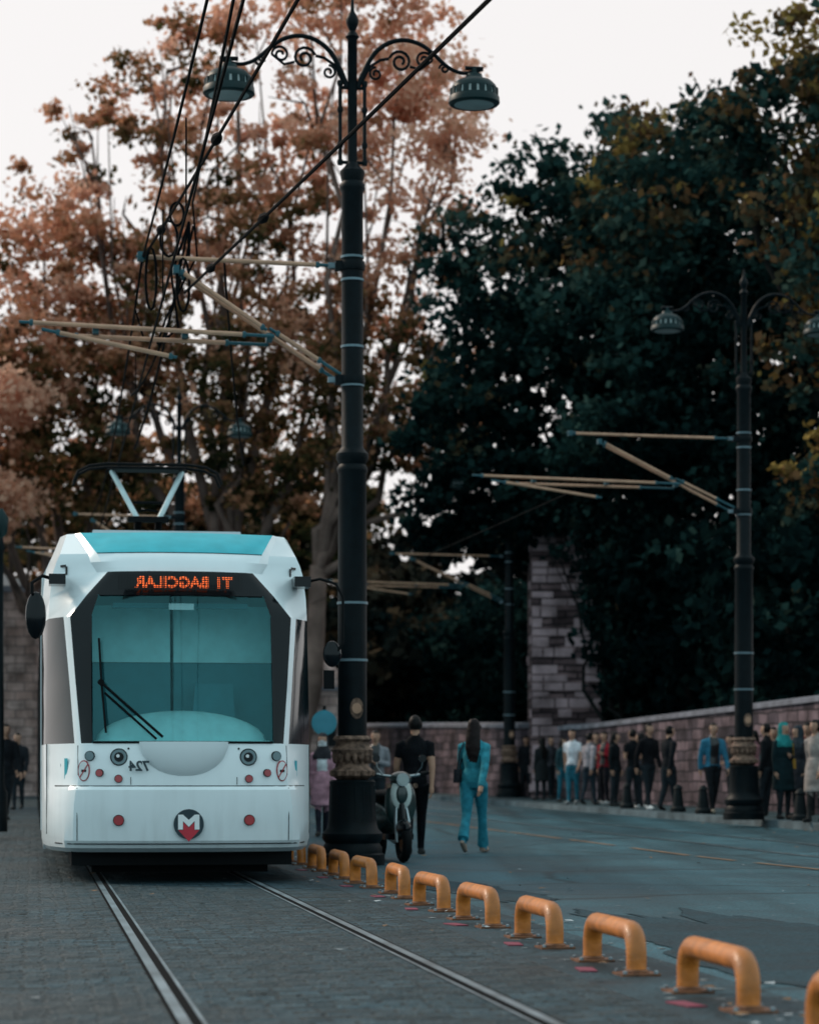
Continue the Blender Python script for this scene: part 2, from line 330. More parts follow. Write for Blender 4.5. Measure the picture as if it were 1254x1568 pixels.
def lamp(loc,catenary=(1,1),sticker=True):
    b=MB()
    b.lathe([(.37,0),(.37,.12),(.34,.14),(.34,.2),(.31,.25),(.345,.3),(.345,.36),(.29,.42),(.275,.5),(.255,.9),(.265,.95),(.24,.97)],M_iron,n=32)
    b.lathe([(.17,.97),(.24,1.02),(.25,1.07),(.2,1.11),(.175,1.2),(.225,1.26),(.24,1.31),(.2,1.36),(.185,1.4),(.225,1.43),(.2,1.47)],M_gold,n=32)
    for k in range(16):
        a=2*math.pi*k/16
        b.ell((.2*math.cos(a),.2*math.sin(a),1.24),(.035,.035,.09),M_gold,n=8); b.ell((.235*math.cos(a),.235*math.sin(a),1.045),(.03,.03,.04),M_gold,n=8)
        b.tube([(.262*math.cos(a),.262*math.sin(a),.5),(.248*math.cos(a),.248*math.sin(a),.9)],.014,M_iron,n=6)
    b.lathe([(.165,1.45),(.165,3.0),(.16,4.45),(.175,4.48),(.175,4.52),(.15,4.56),(.185,4.62),(.185,4.68),(.15,4.72),(.125,4.76),(.122,7.65),(.145,7.7),(.145,7.74),(.12,7.78),(.14,7.86),(.14,7.9),(.09,7.95),(.06,8.0),(.055,8.0),(.055,9.4),(.08,9.43),(.05,9.48),(.035,9.5),(.065,9.57),(.075,9.62),(.05,9.68),(.025,9.72),(.015,9.86)],M_iron,n=32)
    for z in (2.33,2.98,5.9,6.66,5.46,6.92):
        r=.169 if z<4.4 else .127
        b.lathe([(r,z-.015),(r+.008,z-.013),(r+.008,z+.013),(r,z+.015)],M_ring,n=28)
    if sticker:
        b.disc((.03,-.163,1.78),.075,M_gold,depth=.012,rz=.12); b.disc((.03,-.171,1.78),.055,M_tube,depth=.008,rz=.06)
    for k in (-1,1):
        b.tube([(k*.14,0,7.98),(k*.14,0,8.9)],.022,M_iron,n=8)
        for z in (8.0,8.2,8.6,8.9): b.lathe([(.03,-.03),(.036,0),(.03,.03)],M_iron,c=(k*.14,0,z),n=10)
        b.tube([(0,0,8.0),(k*.14,0,8.0)],.02,M_iron,n=6); b.tube([(0,0,8.85),(k*.14,0,8.85)],.02,M_iron,n=6)
        top=[(.06,8.85),(.14,9.06),(.26,9.26),(.42,9.38),(.60,9.42),(.78,9.38),(.93,9.28),(1.05,9.17),(1.16,9.10),(1.28,9.07),(1.405,9.09),(1.5,9.12)]
        P=[(k*x,0,z) for x,z in top]
        Q=[]
        for i in range(len(P)-1):
            p0=Vector(P[max(i-1,0)]);p1=Vector(P[i]);p2=Vector(P[i+1]);p3=Vector(P[min(i+2,len(P)-1)])
            for j in range(4):
                t=j/4; Q.append(.5*((2*p1)+(p2-p0)*t+(2*p0-5*p1+4*p2-p3)*t*t+(3*p1-p0-3*p2+p3)*t**3))
        Q.append(Vector(P[-1]))
        b.tube(Q,[.03-.01*i/len(Q) for i in range(len(Q))],M_iron,n=8)
        b.tube(spiral((.55,9.17),.13,math.pi*.9,-1.6,k=k),.018,M_iron,n=6)
        b.tube(spiral((.82,9.2),.10,0,1.5,k=k),.016,M_iron,n=6)
        b.tube([(k*.1,0,8.9),(k*.2,0,9.1),(k*.32,0,9.18),(k*.42,0,9.2)],.018,M_iron,n=6)
        b.tube(spiral((.27,9.02),.08,math.pi/2,1.4,k=k),.015,M_iron,n=6)
        b.tube([(k*.66,0,9.12),(k*.78,0,9.09),(k*.92,0,9.2)],.016,M_iron,n=6)
        b.tube(spiral((1.06,9.11),.06,math.pi,-1.3,k=k),.015,M_iron,n=6)
        b.tube([(k*1.405,0,9.12),(k*1.405,0,9.0)],.02,M_iron,n=8)
        b.tube([(k*1.3,0,9.13),(k*1.51,0,9.13)],.025,M_iron,n=8)
        lantern(b,k*1.405,9.06)
    cx,cz=catenary
    if cx:
        def T(p): return (p[0]*cx,p[1],5.5+(p[2]-5.5)*cz)
        def it(p,q,e=.12):
            p=Vector(T(p));q=Vector(T(q)); d=q-p
            b.tube([p,p+d*e],.02,M_teal,n=8); b.tube([p+d*e,q-d*e*.4],.026,M_tube,n=10); b.tube([q-d*e*.4,q],.018,M_teal,n=8)
            for t in (e,1-e*.4):
                c=p+d*t; b.ell(c,(.035,.035,.04),M_teal,n=8)
        it((-.12,0,6.82),(-2.45,0,6.86)); it((-.12,.1,5.5),(-2.0,.1,6.72)); it((-.14,-.05,5.58),(-.95,-.05,6.08),.3)
        it((-.9,-.12,5.98),(-3.75,-.12,6.07)); it((-3.5,-.2,5.98),(-2.0,-.2,5.7)); it((-.95,.1,5.92),(-3.3,.05,5.96),.2)
        it((-.98,-.05,6.06),(-1.95,-.05,6.7),.05)
        for x,z in ((-2.0,6.72),(-2.4,6.86),(-.95,5.98),(-1.9,6.0),(-2.9,6.02)):
            p=T((x,0,z)); b.box(p,(.07,.14,.09),M_teal)
        for z in (5.52,6.82):
            zz=5.5+(z-5.5)*cz; b.box((-.13,0,zz),(.14,.14,.1),M_iron); b.lathe([(.14,-.05),(.15,0),(.14,.05)],M_iron,c=(0,0,zz),n=20)
            b.box((-.24,0,zz),(.08,.07,.06),M_ring)
    return b.build('street_lamp',loc=loc,rz=TH,smooth=40)
lamp((-.65,29,0))
lamp((5.98,45.6,gz(45.6)+.13),catenary=(1.32,1.0))
lamp((-5.33,59,gz(59)),catenary=(1,1))
lamp((2.82,72,gz(72)+.13),catenary=(1.4,1))

# ------------------------------------------------------------------ overhead wires
def sag(p,q,s,n=14):
    p=Vector(p);q=Vector(q); return [p.lerp(q,i/n)+Vector((0,0,-s*4*(i/n)*(1-i/n))) for i in range(n+1)]
b=MB()
cw=lambda d,z:(TRK(d)-.05,d,z+gz(d))
b.tube(sag(cw(29,5.9),cw(2,5.95),.05),.013,M_cable,n=6); b.tube(sag(cw(59,5.9),cw(29,5.9),.05),.013,M_cable,n=6)
b.tube(sag(cw(95,5.9),cw(59,5.9),.05),.013,M_cable,n=6)
b.tube(sag((-3.02,28.8,6.86),cw(2,6.9),.25),.013,M_cable,n=6)
b.tube(sag(cw(59,6.86),(-3.02,28.8,6.86),.6),.014,M_cable,n=6); b.tube(sag(cw(95,6.86),cw(59,6.86),.6),.012,M_cable,n=6)
W1=sag((-3.02,28.8,6.86),(1.14,8,6.15),.12,40); W2=sag((-2.55,28.9,6.5),(3.4,3,5.2),.05,40)
b.tube(W1,.016,M_cable,n=6); b.tube(W2,.016,M_cable,n=6)
b.tube(sag((-2.1,28.9,6.86),(-2.6,40,5.9),.3),.013,M_cable,n=6)
b.tube(sag((-2.5,28.9,7.3),(-4.1,38,5.9),.25),.016,M_cable,n=6)
b.tube(sag((-2.45,28.9,7.25),(-3.6,33,5.95),.35),.014,M_cable,n=6)
b.tube([(-2.5,28.9,7.3),(-2.7,28.9,6.7),(-2.62,28.9,6.1),(-2.85,28.9,5.9)],.016,M_cable,n=6)
b.tube([(-2.45,28.8,7.5),(-2.4,28.8,6.9),(-2.75,28.8,6.2),(-2.85,28.8,5.9)],.013,M_cable,n=6)
b.tube([(-3.02,28.8,6.86),(-3.1,28.8,6.3),(-3.0,28.8,5.95)],.012,M_cable,n=6)
b.tube(sag((-2.45,28.8,7.5),cw(12,6.6),.05),.014,M_cable,n=6)
b.tube(sag((-2.5,28.9,7.3),(-2.5,28.9,6.86),0),.02,M_cable,n=6)
for d,z in ((26,6.8),(22,6.7),(33,6.5),(38,6.35),(44,6.3),(50,6.4)):
    b.tube([cw(d,5.9),cw(d,z)],.008,M_cable,n=5)
def loop(c,r,rz):
    b.tube([(c[0]+r*math.cos(a)*.6,c[1],c[2]+rz*math.sin(a)) for a in [2*math.pi*i/16 for i in range(17)]],.016,M_cable,n=5,cap=False)
loop((-2.7,28.6,7.05),.16,.2); loop((-2.55,28.7,6.55),.12,.3); loop((-2.9,28.6,6.6),.1,.35); loop((-2.62,28.7,7.35),.13,.13)
for wp,i0 in ((W1,4),(W1,13),(W2,3),(W2,8)):   # strain insulators sit along the wires
    a=wp[i0]; c=wp[i0+1]; dn=(c-a).normalized()
    b.tube([a-dn*.18,a-dn*.1,a,a+dn*.1,a+dn*.18],[.016,.04,.05,.04,.016],M_cable,n=8)
cr=lambda d,z:(3.0-.187*(d-45),d,z+gz(d))
b.tube(sag(cr(95,6.0),cr(45.6,6.0),.1),.010,M_cable,n=6)
b.build('overhead_wires')

# ------------------------------------------------------------------ TRAM
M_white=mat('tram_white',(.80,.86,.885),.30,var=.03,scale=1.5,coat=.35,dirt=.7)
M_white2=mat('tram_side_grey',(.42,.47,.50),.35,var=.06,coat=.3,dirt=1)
M_cyan=mat('tram_cyan',(.05,.42,.50),.5,var=.08,spec=.15)
M_blk=mat('gloss_black',(.003,.005,.007),.15,spec=.25)
M_rub=mat('rubber_black',(.005,.006,.007),.7,spec=.1)
M_glassd=mat('side_glass',(.006,.014,.018),.08,spec=.3)
M_orl=mat('led_orange',(.8,.15,.03),.5,emis=((1,.15,.03),1.3))
M_redl=mat('red_lens',(.38,.012,.02),.15,coat=1)
M_head=mat('lamp_reflector',(.16,.22,.24),.2,.5)
M_navy=mat('navy_disc',(.008,.028,.04),.4)
M_logor=mat('logo_red',(.5,.02,.04),.4)
M_wht=mat('pure_white',(.8,.82,.83),.4,var=.03)
M_int=mat('cab_panel_reflection',(.55,.88,.88),.6,var=.1); M_intd=mat('cab_dark_parts_and_reflection',(.012,.14,.17),.6); M_intl=mat('cab_dash_reflection',(.55,.88,.88),.5,var=.1)  # pale and dark cab tones stand in for windscreen reflections
M_wst=mat('pale_teal_steel',(.55,.68,.7),.4,.0)
gm=bpy.data.materials.new('windscreen_glass'); gm.use_nodes=True; nt=gm.node_tree; nt.nodes.clear()
o_=nt.nodes.new('ShaderNodeOutputMaterial'); tr=nt.nodes.new('ShaderNodeBsdfTransparent'); tr.inputs[0].default_value=(.74,.95,.96,1)
gl=nt.nodes.new('ShaderNodeBsdfGlossy'); gl.inputs[0].default_value=(.3,.8,.85,1); gl.inputs['Roughness'].default_value=.03
fr=nt.nodes.new('ShaderNodeFresnel'); fr.inputs[0].default_value=1.5
ad=nt.nodes.new('ShaderNodeMath'); ad.operation='MULTIPLY_ADD'; ad.inputs[1].default_value=1.3; ad.inputs[2].default_value=.02; nt.links.new(fr.outputs[0],ad.inputs[0])
mx=nt.nodes.new('ShaderNodeMixShader'); nt.links.new(ad.outputs[0],mx.inputs[0]); nt.links.new(tr.outputs[0],mx.inputs[1]); nt.links.new(gl.outputs[0],mx.inputs[2]); nt.links.new(mx.outputs[0],o_.inputs[0])
M_ws=gm

R=[(.29,.14,(.88,1.01,1.08,1.22,1.28)),(.33,.05,(.89,1.03,1.11,1.26,1.31)),(.40,0,(.90,1.04,1.12,1.28,1.325)),(.57,-.025,(.90,1.035,1.11,1.285,1.325)),(.74,-.035,(.90,1.03,1.10,1.285,1.325)),(.88,-.035,(.89,1.01,1.08,1.285,1.325)),(.905,-.02,(.885,1.0,1.07,1.285,1.325)),
   (.925,.005,(.88,.995,1.06,1.285,1.325)),(1.01,.01,(.88,.985,1.05,1.285,1.325)),(1.2,.035,(.87,.97,1.03,1.285,1.325)),(1.32,.07,(.86,.96,1.02,1.285,1.325)),(1.9,.19,(.865,1.01,1.065,1.275,1.325)),(2.54,.35,(.86,1.06,1.12,1.26,1.325)),
   (2.75,.41,(.79,.90,.98,1.25,1.32)),(2.98,.48,(.60,.70,.80,1.22,1.30)),(3.08,.52,(.62,.76,.86,1.19,1.28)),(3.17,.60,(.62,.80,.88,1.15,1.24)),(3.41,1.1,(.65,.95,1.0,1.08,1.14)),(3.45,1.9,(.65,.9,.95,1.0,1.05))]
def rowpts(r):
    z,yc,c=r
    xs=[0,c[0]*.5]+list(c)
    ys=[yc,yc+.02,yc+.10,yc+.17,yc+.27,max(.95,yc+.35),max(1.75,yc+.5)]
    return [(x,y,z) for x,y in zip(xs,ys)]
RP=[rowpts(r) for r in R]
def shell_y(x,z):
    x=abs(x)
    for i in range(len(R)-1):
        if R[i][0]<=z<=R[i+1][0]: break
    t=(z-R[i][0])/(R[i+1][0]-R[i][0])
    P=[Vector(a).lerp(Vector(b_),t) for a,b_ in zip(RP[i],RP[i+1])]
    for k in range(6):
        if P[k].x<=x<=P[k+1].x:
            u=(x-P[k].x)/(P[k+1].x-P[k].x); return P[k].y+(P[k+1].y-P[k].y)*u
    return P[-1].y
t=MB()
nr=len(R); grid=[];
for i in range(nr):
    for k in range(-6,7):
        x,y,z=RP[i][abs(k)]; grid.append((math.copysign(x,k) if k else 0,y,z))
base=len(t.v); t.v+=grid
for i in range(nr-1):
    z0=R[i][0]; z1=R[i+1][0]
    for kk in range(12):
        k=kk-6 if kk>=6 else 5-kk
        m=M_white
        if z0>=1.32 and z1<=2.76:
            if k<2: m=M_ws
            elif k==2: m=M_blk
            elif k==3: m=M_white
            elif z1<=2.55: m=M_glassd
        elif 2.74<z0<2.97 and k<=2: m=M_blk
        elif 3.16<z0 and k<3: m=M_cyan
        a=i*13+kk; t.f.append((base+a,base+a+1,base+a+14,base+a+13)); t.m.append(t.mi(m))
def seam(pts,r=.006,m=M_rub): t.tube(pts,r,m,n=6)
def S(x,z,off=.004): return (x,shell_y(x,z)-off,z)
for z in (.917,.37): seam([S(x/20*1.2,z,.002) for x in range(-20,21)],.006)
for s in (-1,1):
    seam([S(s*1.0,z) for z in (.40,.6,.9)],.004); seam([S(s*.99,z) for z in (1.02,1.15,1.3)],.004)
    seam([S(s*.865,z) for z in (1.34,1.6,1.9,2.2,2.54)],.012,M_blk); seam([S(s*.5,z) for z in (.93,.96,1.0)],.003)
    seam([S(s*1.28,z,.004) for z in (.45,.7,.9,1.2,1.32)],.005)
seam([S(x/20*.85,1.33,.006) for x in range(-20,21)],.012,M_rub)
seam([S(x/20*.78,2.745,.004) for x in range(-20,21)],.008,M_blk)
seam([S(x/20*.8,3.17,.003) for x in range(-20,21)],.004)
t.ell((0,.05,1.335),(.42,.13,.34),M_white,n=40,half='low')
def light(x,z,r,lens,ring=M_rub,dep=.03):
    y=shell_y(x,z); yaw=math.radians(18)*(1 if x>0 else -1)*(abs(x)>.7)
    t.disc((x,y-.004,z),r*1.14,ring,depth=dep,yaw=yaw); t.disc((x,y-.012,z),r,lens,depth=dep+.006,yaw=yaw)
for s in (-1,1):
    light(s*.61,1.19,.072,M_head); t.disc((s*.61,shell_y(.61,1.19)-.03,1.19),.045,M_blk,depth=.012)
    t.disc((s*.61-.01,shell_y(.61,1.19)-.038,1.2),.016,M_wht,depth=.008)
    light(s*.88,1.20,.042,M_head); light(s*.79,1.04,.033,M_redl); light(s*.615,.985,.034,M_redl); light(s*.615,.594,.046,M_redl)
    y=shell_y(.93,1.06); yw=s*math.radians(30)
    t.disc((s*.935,y-.012,1.06),.062,M_redl,depth=.012,rz=.10,yaw=yw); t.disc((s*.937,y-.02,1.06),.052,M_wht,depth=.012,rz=.089,yaw=yw)
    t.box((s*.937,y-.03,1.06),(.010,.006,.15),M_redl,rot=Matrix.Rotation(yw,3,'Z')@Matrix.Rotation(.6,3,'Y'))
    t.box((s*.937,y-.029,1.06),(.05,.006,.022),M_rub,rot=Matrix.Rotation(yw,3,'Z'))
    for xx in (.52,.4): t.disc((s*xx,shell_y(xx,1.27)-.004,1.27),.01,M_rub,depth=.01,n=8)
ly=shell_y(.04,.557)
t.disc((.04,ly-.006,.557),.142,M_navy,depth=.016,n=36)
def poly(pts,y,m): t.add([(x+.04,y,z+.557) for x,z in pts],[tuple(range(len(pts)))],m)
y_=ly-.018
poly([(-.1,.09),(-.1,-.05),(-.055,-.05),(-.055,.09)],y_,M_wht); poly([(.1,.09),(.055,.09),(.055,-.05),(.1,-.05)],y_,M_wht)
poly([(-.055,.09),(-.055,.03),(0,-.025),(.055,.03),(.055,.09),(0,.04)],y_,M_wht)
poly([(-.052,.02),(-.052,-.055),(-.1,-.055),(0,-.165),(.1,-.055),(.052,-.055),(.052,.02),(0,-.033)],y_-.002,M_logor)
for x,z,w,h in ((1.1,1.08,.05,.16),(-1.1,1.08,.06,.2)):
    t.box((x,shell_y(x,z)-.01,z),(w,.006,h),M_cyan,rot=Matrix.Rotation(math.copysign(1.15,x),3,'Z'))
for s in (-1,1):
    t.box((s*1.13,shell_y(1.13,3.02)-.004,3.05),(.11,.01,.022),M_blk,rot=Matrix.Rotation(s*.95,3,'Z')); t.box((s*1.09,shell_y(1.09,2.98)-.004,3.005),(.02,.01,.08),M_blk,rot=Matrix.Rotation(s*.95,3,'Z'))
pv=S(-.775,1.9,.05)
t.tube([pv,S(-.2,1.38,.05)],.014,M_rub,n=6); t.tube([S(-.74,1.80,.05),S(-.26,1.36,.05)],.012,M_rub,n=6); t.tube([S(-.79,2.32,.045),S(-.77,1.9,.045),S(-.73,1.42,.045)],.012,M_rub,n=6); t.disc(pv,.03,M_rub,depth=.04)
for s in (-1,1): t.box((s*1.18,.72,2.9),(.16,.3,.1),M_blk)
t.tube([(-1.2,.7,2.9),(-1.32,.6,2.93),(-1.42,.55,2.86),(-1.42,.55,2.75)],.018,M_rub,n=8)
t.ell((-1.385,.58,2.55),(.1,.06,.23),M_blk,n=16)
t.tube([(1.2,.7,2.9),(1.35,.6,2.93),(1.5,.55,2.88),(1.57,.55,2.75),(1.57,.56,2.3),(1.5,.58,2.2)],.014,M_rub,n=8)
t.ell((1.47,.6,2.2),(.09,.05,.13),M_blk,n=16); t.box((1.44,.6,1.95),(.1,.05,.18),M_rub)
t.box((0,1.3,.26),(2.1,1.9,.2),M_rub); t.box((0,.75,.14),(1.7,.1,.12),M_rub)  # black block put in for the shadow under the nose, then the lifeguard
for yy in (2.6,4.3,11.5,13.2,20.5,22.2):
    for s in (-1,1): t.lathe([(.3,-.06),(.3,.06),(.05,.07)],M_rub,c=(s*.74,yy,.31),n=20,rot=Matrix.Rotation(math.pi/2,3,'Y'))
# cab interior; panel colours imitate light and dark bands reflected in the windscreen
t.box((0,.62,1.30),(1.66,.7,.1),M_intl); t.ell((.0,.50,1.34),(.82,.2,.30),M_intl,n=28)  # pale domed swell on the dash imitates a reflection low in the glass
t.box((0,1.35,2.42),(2.2,.06,.56),M_int); t.box((0,1.38,1.66),(2.2,.06,.95),M_intd); t.box((0,1.1,1.1),(2.3,1.0,.06),M_intd)
t.box((-.07,.9,2.05),(.03,.05,1.5),M_rub)
t.box((.35,1.1,1.62),(.46,.14,.6),M_intd,taper=.8)
t.box((0,.7,2.66),(1.3,.12,.05),M_intd); t.box((-.0,.5,2.64),(.24,.02,.06),M_wht)
W=1.325
def module(y0,y1,doors):
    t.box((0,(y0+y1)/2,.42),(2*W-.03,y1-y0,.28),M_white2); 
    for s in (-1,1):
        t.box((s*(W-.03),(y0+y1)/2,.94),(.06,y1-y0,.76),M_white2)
        t.box((s*(W-.035),(y0+y1)/2,1.93),(.05,y1-y0,1.22),M_glassd)
        t.box((s*(W-.03),(y0+y1)/2,2.77),(.06,y1-y0,.46),M_white)
        y=y0+.15
        while y<y1:
            t.box((s*(W-.022),y,1.93),(.04,.09,1.22),M_blk); y+=1.3
        for dy in doors:
            t.box((s*(W-.0),dy,1.55),(.02,1.3,2.2),M_white); 
            for o2 in (-.31,.31): t.box((s*(W+.004),dy+o2,1.7),(.02,.48,1.6),M_glassd)
            t.box((s*(W+.008),dy,1.55),(.02,.03,2.2),M_rub)
    vs=[];pr=[(-W,3.0),(-1.24,3.18),(-1.08,3.38),(-.9,3.43),(.9,3.43),(1.08,3.38),(1.24,3.18),(W,3.0)]
    for y in (y0,y1): vs+=[(x,y,z) for x,z in pr]
    for i in range(7): t.add([vs[i],vs[i+1],vs[8+i+1],vs[8+i]],[(0,1,2,3)],M_cyan if 2<i<4 else M_white)
    t.add([vs[i] for i in range(8)],[tuple(range(8))],M_white); t.add([vs[8+i] for i in range(8)],[tuple(range(8))],M_white)
    t.box((0,(y0+y1)/2,3.53),(1.7,(y1-y0)*.6,.2),M_white2,taper=.92)
module(1.78,8.2,(3.3,6.4)); module(9.0,16.5,(11,14.5)); module(17.3,26.5,(19.5,24.5))
for y in (8.6,16.9):
    for k in range(5): t.box((0,y-.35+k*.175,1.75),(2.35+.06*(k%2),.16,2.7),M_rub)
py_=8.0
t.box((0,py_,3.65),(1.1,1.4,.08),M_rub)
t.tube([(-.12,py_+.5,3.65),(-.13,py_-.3,4.2)],.045,M_rub); t.tube([(.12,py_+.5,3.65),(.13,py_-.3,4.2)],.045,M_rub)
t.box((0,py_-.3,4.2),(.5,.1,.07),M_rub)
for s in (-1,1):
    t.tube([(s*.13,py_-.3,4.2),(s*.44,py_+.1,4.84)],.034,M_wst,n=8)
    t.tube([(s*.44,py_+.1,4.84),(s*.50,py_+.1,4.86)],.025,M_rub)
t.tube([(-.18,py_-.2,4.42),(.18,py_-.2,4.42)],.018,M_rub,n=6); t.tube([(-.25,py_-.1,4.3),(.0,py_-.1,4.34),(.25,py_-.1,4.3)],.015,M_rub,n=6)
for o2 in (-.18,.18):
    t.tube([(-.92,py_+o2,4.66),(-.86,py_+o2,4.8),(-.72,py_+o2,4.87),(-.5,py_+o2,4.9),(.5,py_+o2,4.9),(.72,py_+o2,4.87),(.86,py_+o2,4.8),(.92,py_+o2,4.66)],.018,M_rub,n=8)
t.box((0,py_+.1,4.86),(.9,.4,.02),M_rub)
tram=t.build('tram',loc=(-2.12,24,0),rz=TH,smooth=24)
def text(s,name,m,x,z,size,off=.02,tilt=88):
    c=bpy.data.curves.new(name,'FONT'); c.body=s; c.size=size; c.extrude=.004; c.align_x='CENTER'; c.align_y='CENTER'; c.offset=.004
    o=bpy.data.objects.new(name,c); scene.collection.objects.link(o)
    dg=bpy.context.evaluated_depsgraph_get(); me=bpy.data.meshes.new_from_object(o.evaluated_get(dg)); bpy.data.objects.remove(o)
    me.materials.clear(); me.materials.append(m)
    o=bpy.data.objects.new(name,me); scene.collection.objects.link(o); o.parent=tram
    o.location=(x,shell_y(x,z)-off,z); o.rotation_euler=(math.radians(tilt),0,0); o.scale=(-1,1,1)
    return o
text('724','fleet_number',M_navy,-.425,1.10,.13,off=.055)
lt=text('BAGCILAR','route_sign_text',M_orl,-.09,2.862,.15,off=.05,tilt=76)
text('T1','route_sign_text.001',M_orl,.40,2.862,.15,off=.05,tilt=76)
b=MB()
for k in range(7): b.box((-.03,0,2.80+k*.021),(1.15,.006,.008),M_blk)
for k in range(44): b.box((-.60+k*.0272,0,2.865),(.009,.006,.16),M_blk)
o=b.build('route_sign_grid',smooth=0); o.parent=tram; o.location=(0,shell_y(0,2.865)-.078,0)

# ------------------------------------------------------------------ trees
def quads(centers,size,tint,r):
    n=len(centers)
    a=r.normal(size=(n,3)); a/=np.linalg.norm(a,axis=1)[:,None]
    b_=r.normal(size=(n,3)); b_-=a*(a*b_).sum(1)[:,None]; b_/=np.linalg.norm(b_,axis=1)[:,None]
    s=size*r.uniform(.6,1.3,n)[:,None]
    v=np.stack([centers-a*s*.6,centers+b_*s*.4,centers+a*s*.6,centers-b_*s*.4],1)
    return v.reshape(-1,3)
def foliage(lobes,r,per=60,cl=.6,shell=.45):
    C=[];T=[]
    for L in lobes:
        x,y,z,rx,ry,rz,n,tb=L
        u=r.normal(size=(n,3)); u/=np.linalg.norm(u,axis=1)[:,None]
        rad=r.uniform(0,1,n)**shell*r.uniform(.8,1.2,n)
        c=np.array([x,y,z])+u*rad[:,None]*np.array([rx,ry,rz])
        ct=tb+r.normal(0,.16,n)+.12*(c[:,2]-z)/rz  # clumps higher in a lobe coloured lighter, as if lit from above
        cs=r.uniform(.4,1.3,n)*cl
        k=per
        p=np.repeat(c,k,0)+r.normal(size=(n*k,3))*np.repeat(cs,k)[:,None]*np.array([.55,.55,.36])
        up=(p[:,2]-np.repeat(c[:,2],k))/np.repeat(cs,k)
        C.append(p); T.append(np.repeat(ct,k)+r.normal(0,.07,n*k)+.15*np.clip(up,-1,1))  # upper leaves of each clump tinted lighter, imitating skylight on top
    C=np.concatenate(C);T=np.clip(np.concatenate(T),0,1)
    return C,T
def tree(name,base,lobes,leaf,lm,bark,seed,per=60,cl=.6,tr=.35,fork=.45,twigs=5,fan=True):
    r=np.random.default_rng(seed)
    C,T=foliage(lobes,r,per,cl)
    V=quads(C,leaf,T,r); n=len(C)
    mb=MB(); B=Vector(base)
    if fan:
        cen=Vector((sum(l[0] for l in lobes)/len(lobes),sum(l[1] for l in lobes)/len(lobes),min(l[2] for l in lobes)))
        fk=B.lerp(Vector((B.x*.6+cen.x*.4,B.y,cen.z)),fork); fk.z=B.z+(cen.z-B.z)*fork
        mid=B.lerp(fk,.5)+Vector((r.uniform(-.3,.3),0,0))
        mb.tube([B+Vector((0,0,-.2)),B+Vector((0,0,.4)),mid,fk],[tr*1.5,tr*1.15,tr,tr*.85],bark,n=12)
        for L in lobes:
            c=Vector(L[:3]); d=c-fk; pts=[fk-Vector((0,0,.3))]
            for i in range(1,9):
                q=i/8; bow=math.sin(q*math.pi)
                pts.append(fk+d*q+Vector((r.normal()*.22+.12*d.x*bow,r.normal()*.25,r.normal()*.18-bow*.4)))
            mb.tube(pts,[tr*.55*(1-.85*i/8) for i in range(9)],bark,n=7)
            for j in range(twigs):
                u=Vector(r.normal(size=3)).normalized(); u.z=abs(u.z)*.7
                e=c+Vector((u.x*L[3],u.y*L[4],u.z*L[5]))*.75; st=pts[4+j%5]
                m1=st.lerp(e,.5)+Vector(r.normal(size=3))*.3
                mb.tube([st,m1,e],[tr*.17,tr*.1,.012],bark,n=5)
                e2=m1+Vector(r.normal(size=3))*.45; mb.tube([m1,e2],[tr*.08,.01],bark,n=4)
    else:
        for L in lobes[::9]:
            mb.tube([(L[0],L[1],.2),(L[0]+.2,L[1],2.5),(L[0]-.1,L[1],5)],[tr,tr*.8,tr*.5],bark,n=7)
    nb=len(mb.v)
    me=bpy.data.meshes.new(name)
    allv=np.concatenate([np.array(mb.v),V]); me.vertices.add(len(allv)); me.vertices.foreach_set('co',allv.ravel())
    lf=[len(f) for f in mb.f]; li=[i for f in mb.f for i in f]
    loops=np.concatenate([np.array(li,dtype=np.int32),np.arange(nb,nb+4*n,dtype=np.int32)])
    tot=np.concatenate([np.array(lf,dtype=np.int32),np.full(n,4,dtype=np.int32)])
    st=np.concatenate([[0],np.cumsum(tot)[:-1]]).astype(np.int32)
    me.loops.add(len(loops)); me.loops.foreach_set('vertex_index',loops)
    me.polygons.add(len(tot)); me.polygons.foreach_set('loop_start',st); me.polygons.foreach_set('loop_total',tot)
    me.materials.append(bark); me.materials.append(lm)
    me.polygons.foreach_set('material_index',np.concatenate([np.zeros(len(lf),dtype=np.int32),np.ones(n,dtype=np.int32)]))
    at=me.attributes.new('tint','FLOAT','FACE'); at.data.foreach_set('value',np.concatenate([np.zeros(len(lf)),T]).astype(np.float32))
    me.update(calc_edges=True); me.validate()
    o=bpy.data.objects.new(name,me); scene.collection.objects.link(o); return o
M_barkp=mat('plane_tree_bark',(.15,.10,.085),.85,var=.5,scale=1.5,bump=.4,bscale=8,spec=.1)
M_barkd=mat('dark_bark',(.012,.013,.013),.9,var=.3,scale=2,bump=.5,bscale=8,spec=.05)
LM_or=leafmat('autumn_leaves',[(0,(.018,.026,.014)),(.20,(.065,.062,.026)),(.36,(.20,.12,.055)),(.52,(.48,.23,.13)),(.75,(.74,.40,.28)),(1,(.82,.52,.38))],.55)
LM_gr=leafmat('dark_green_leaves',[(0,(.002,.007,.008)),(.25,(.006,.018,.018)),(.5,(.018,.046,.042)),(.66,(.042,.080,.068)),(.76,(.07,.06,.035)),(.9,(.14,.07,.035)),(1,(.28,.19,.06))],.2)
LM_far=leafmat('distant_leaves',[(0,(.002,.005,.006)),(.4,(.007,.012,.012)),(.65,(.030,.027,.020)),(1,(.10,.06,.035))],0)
g78=gz(78)
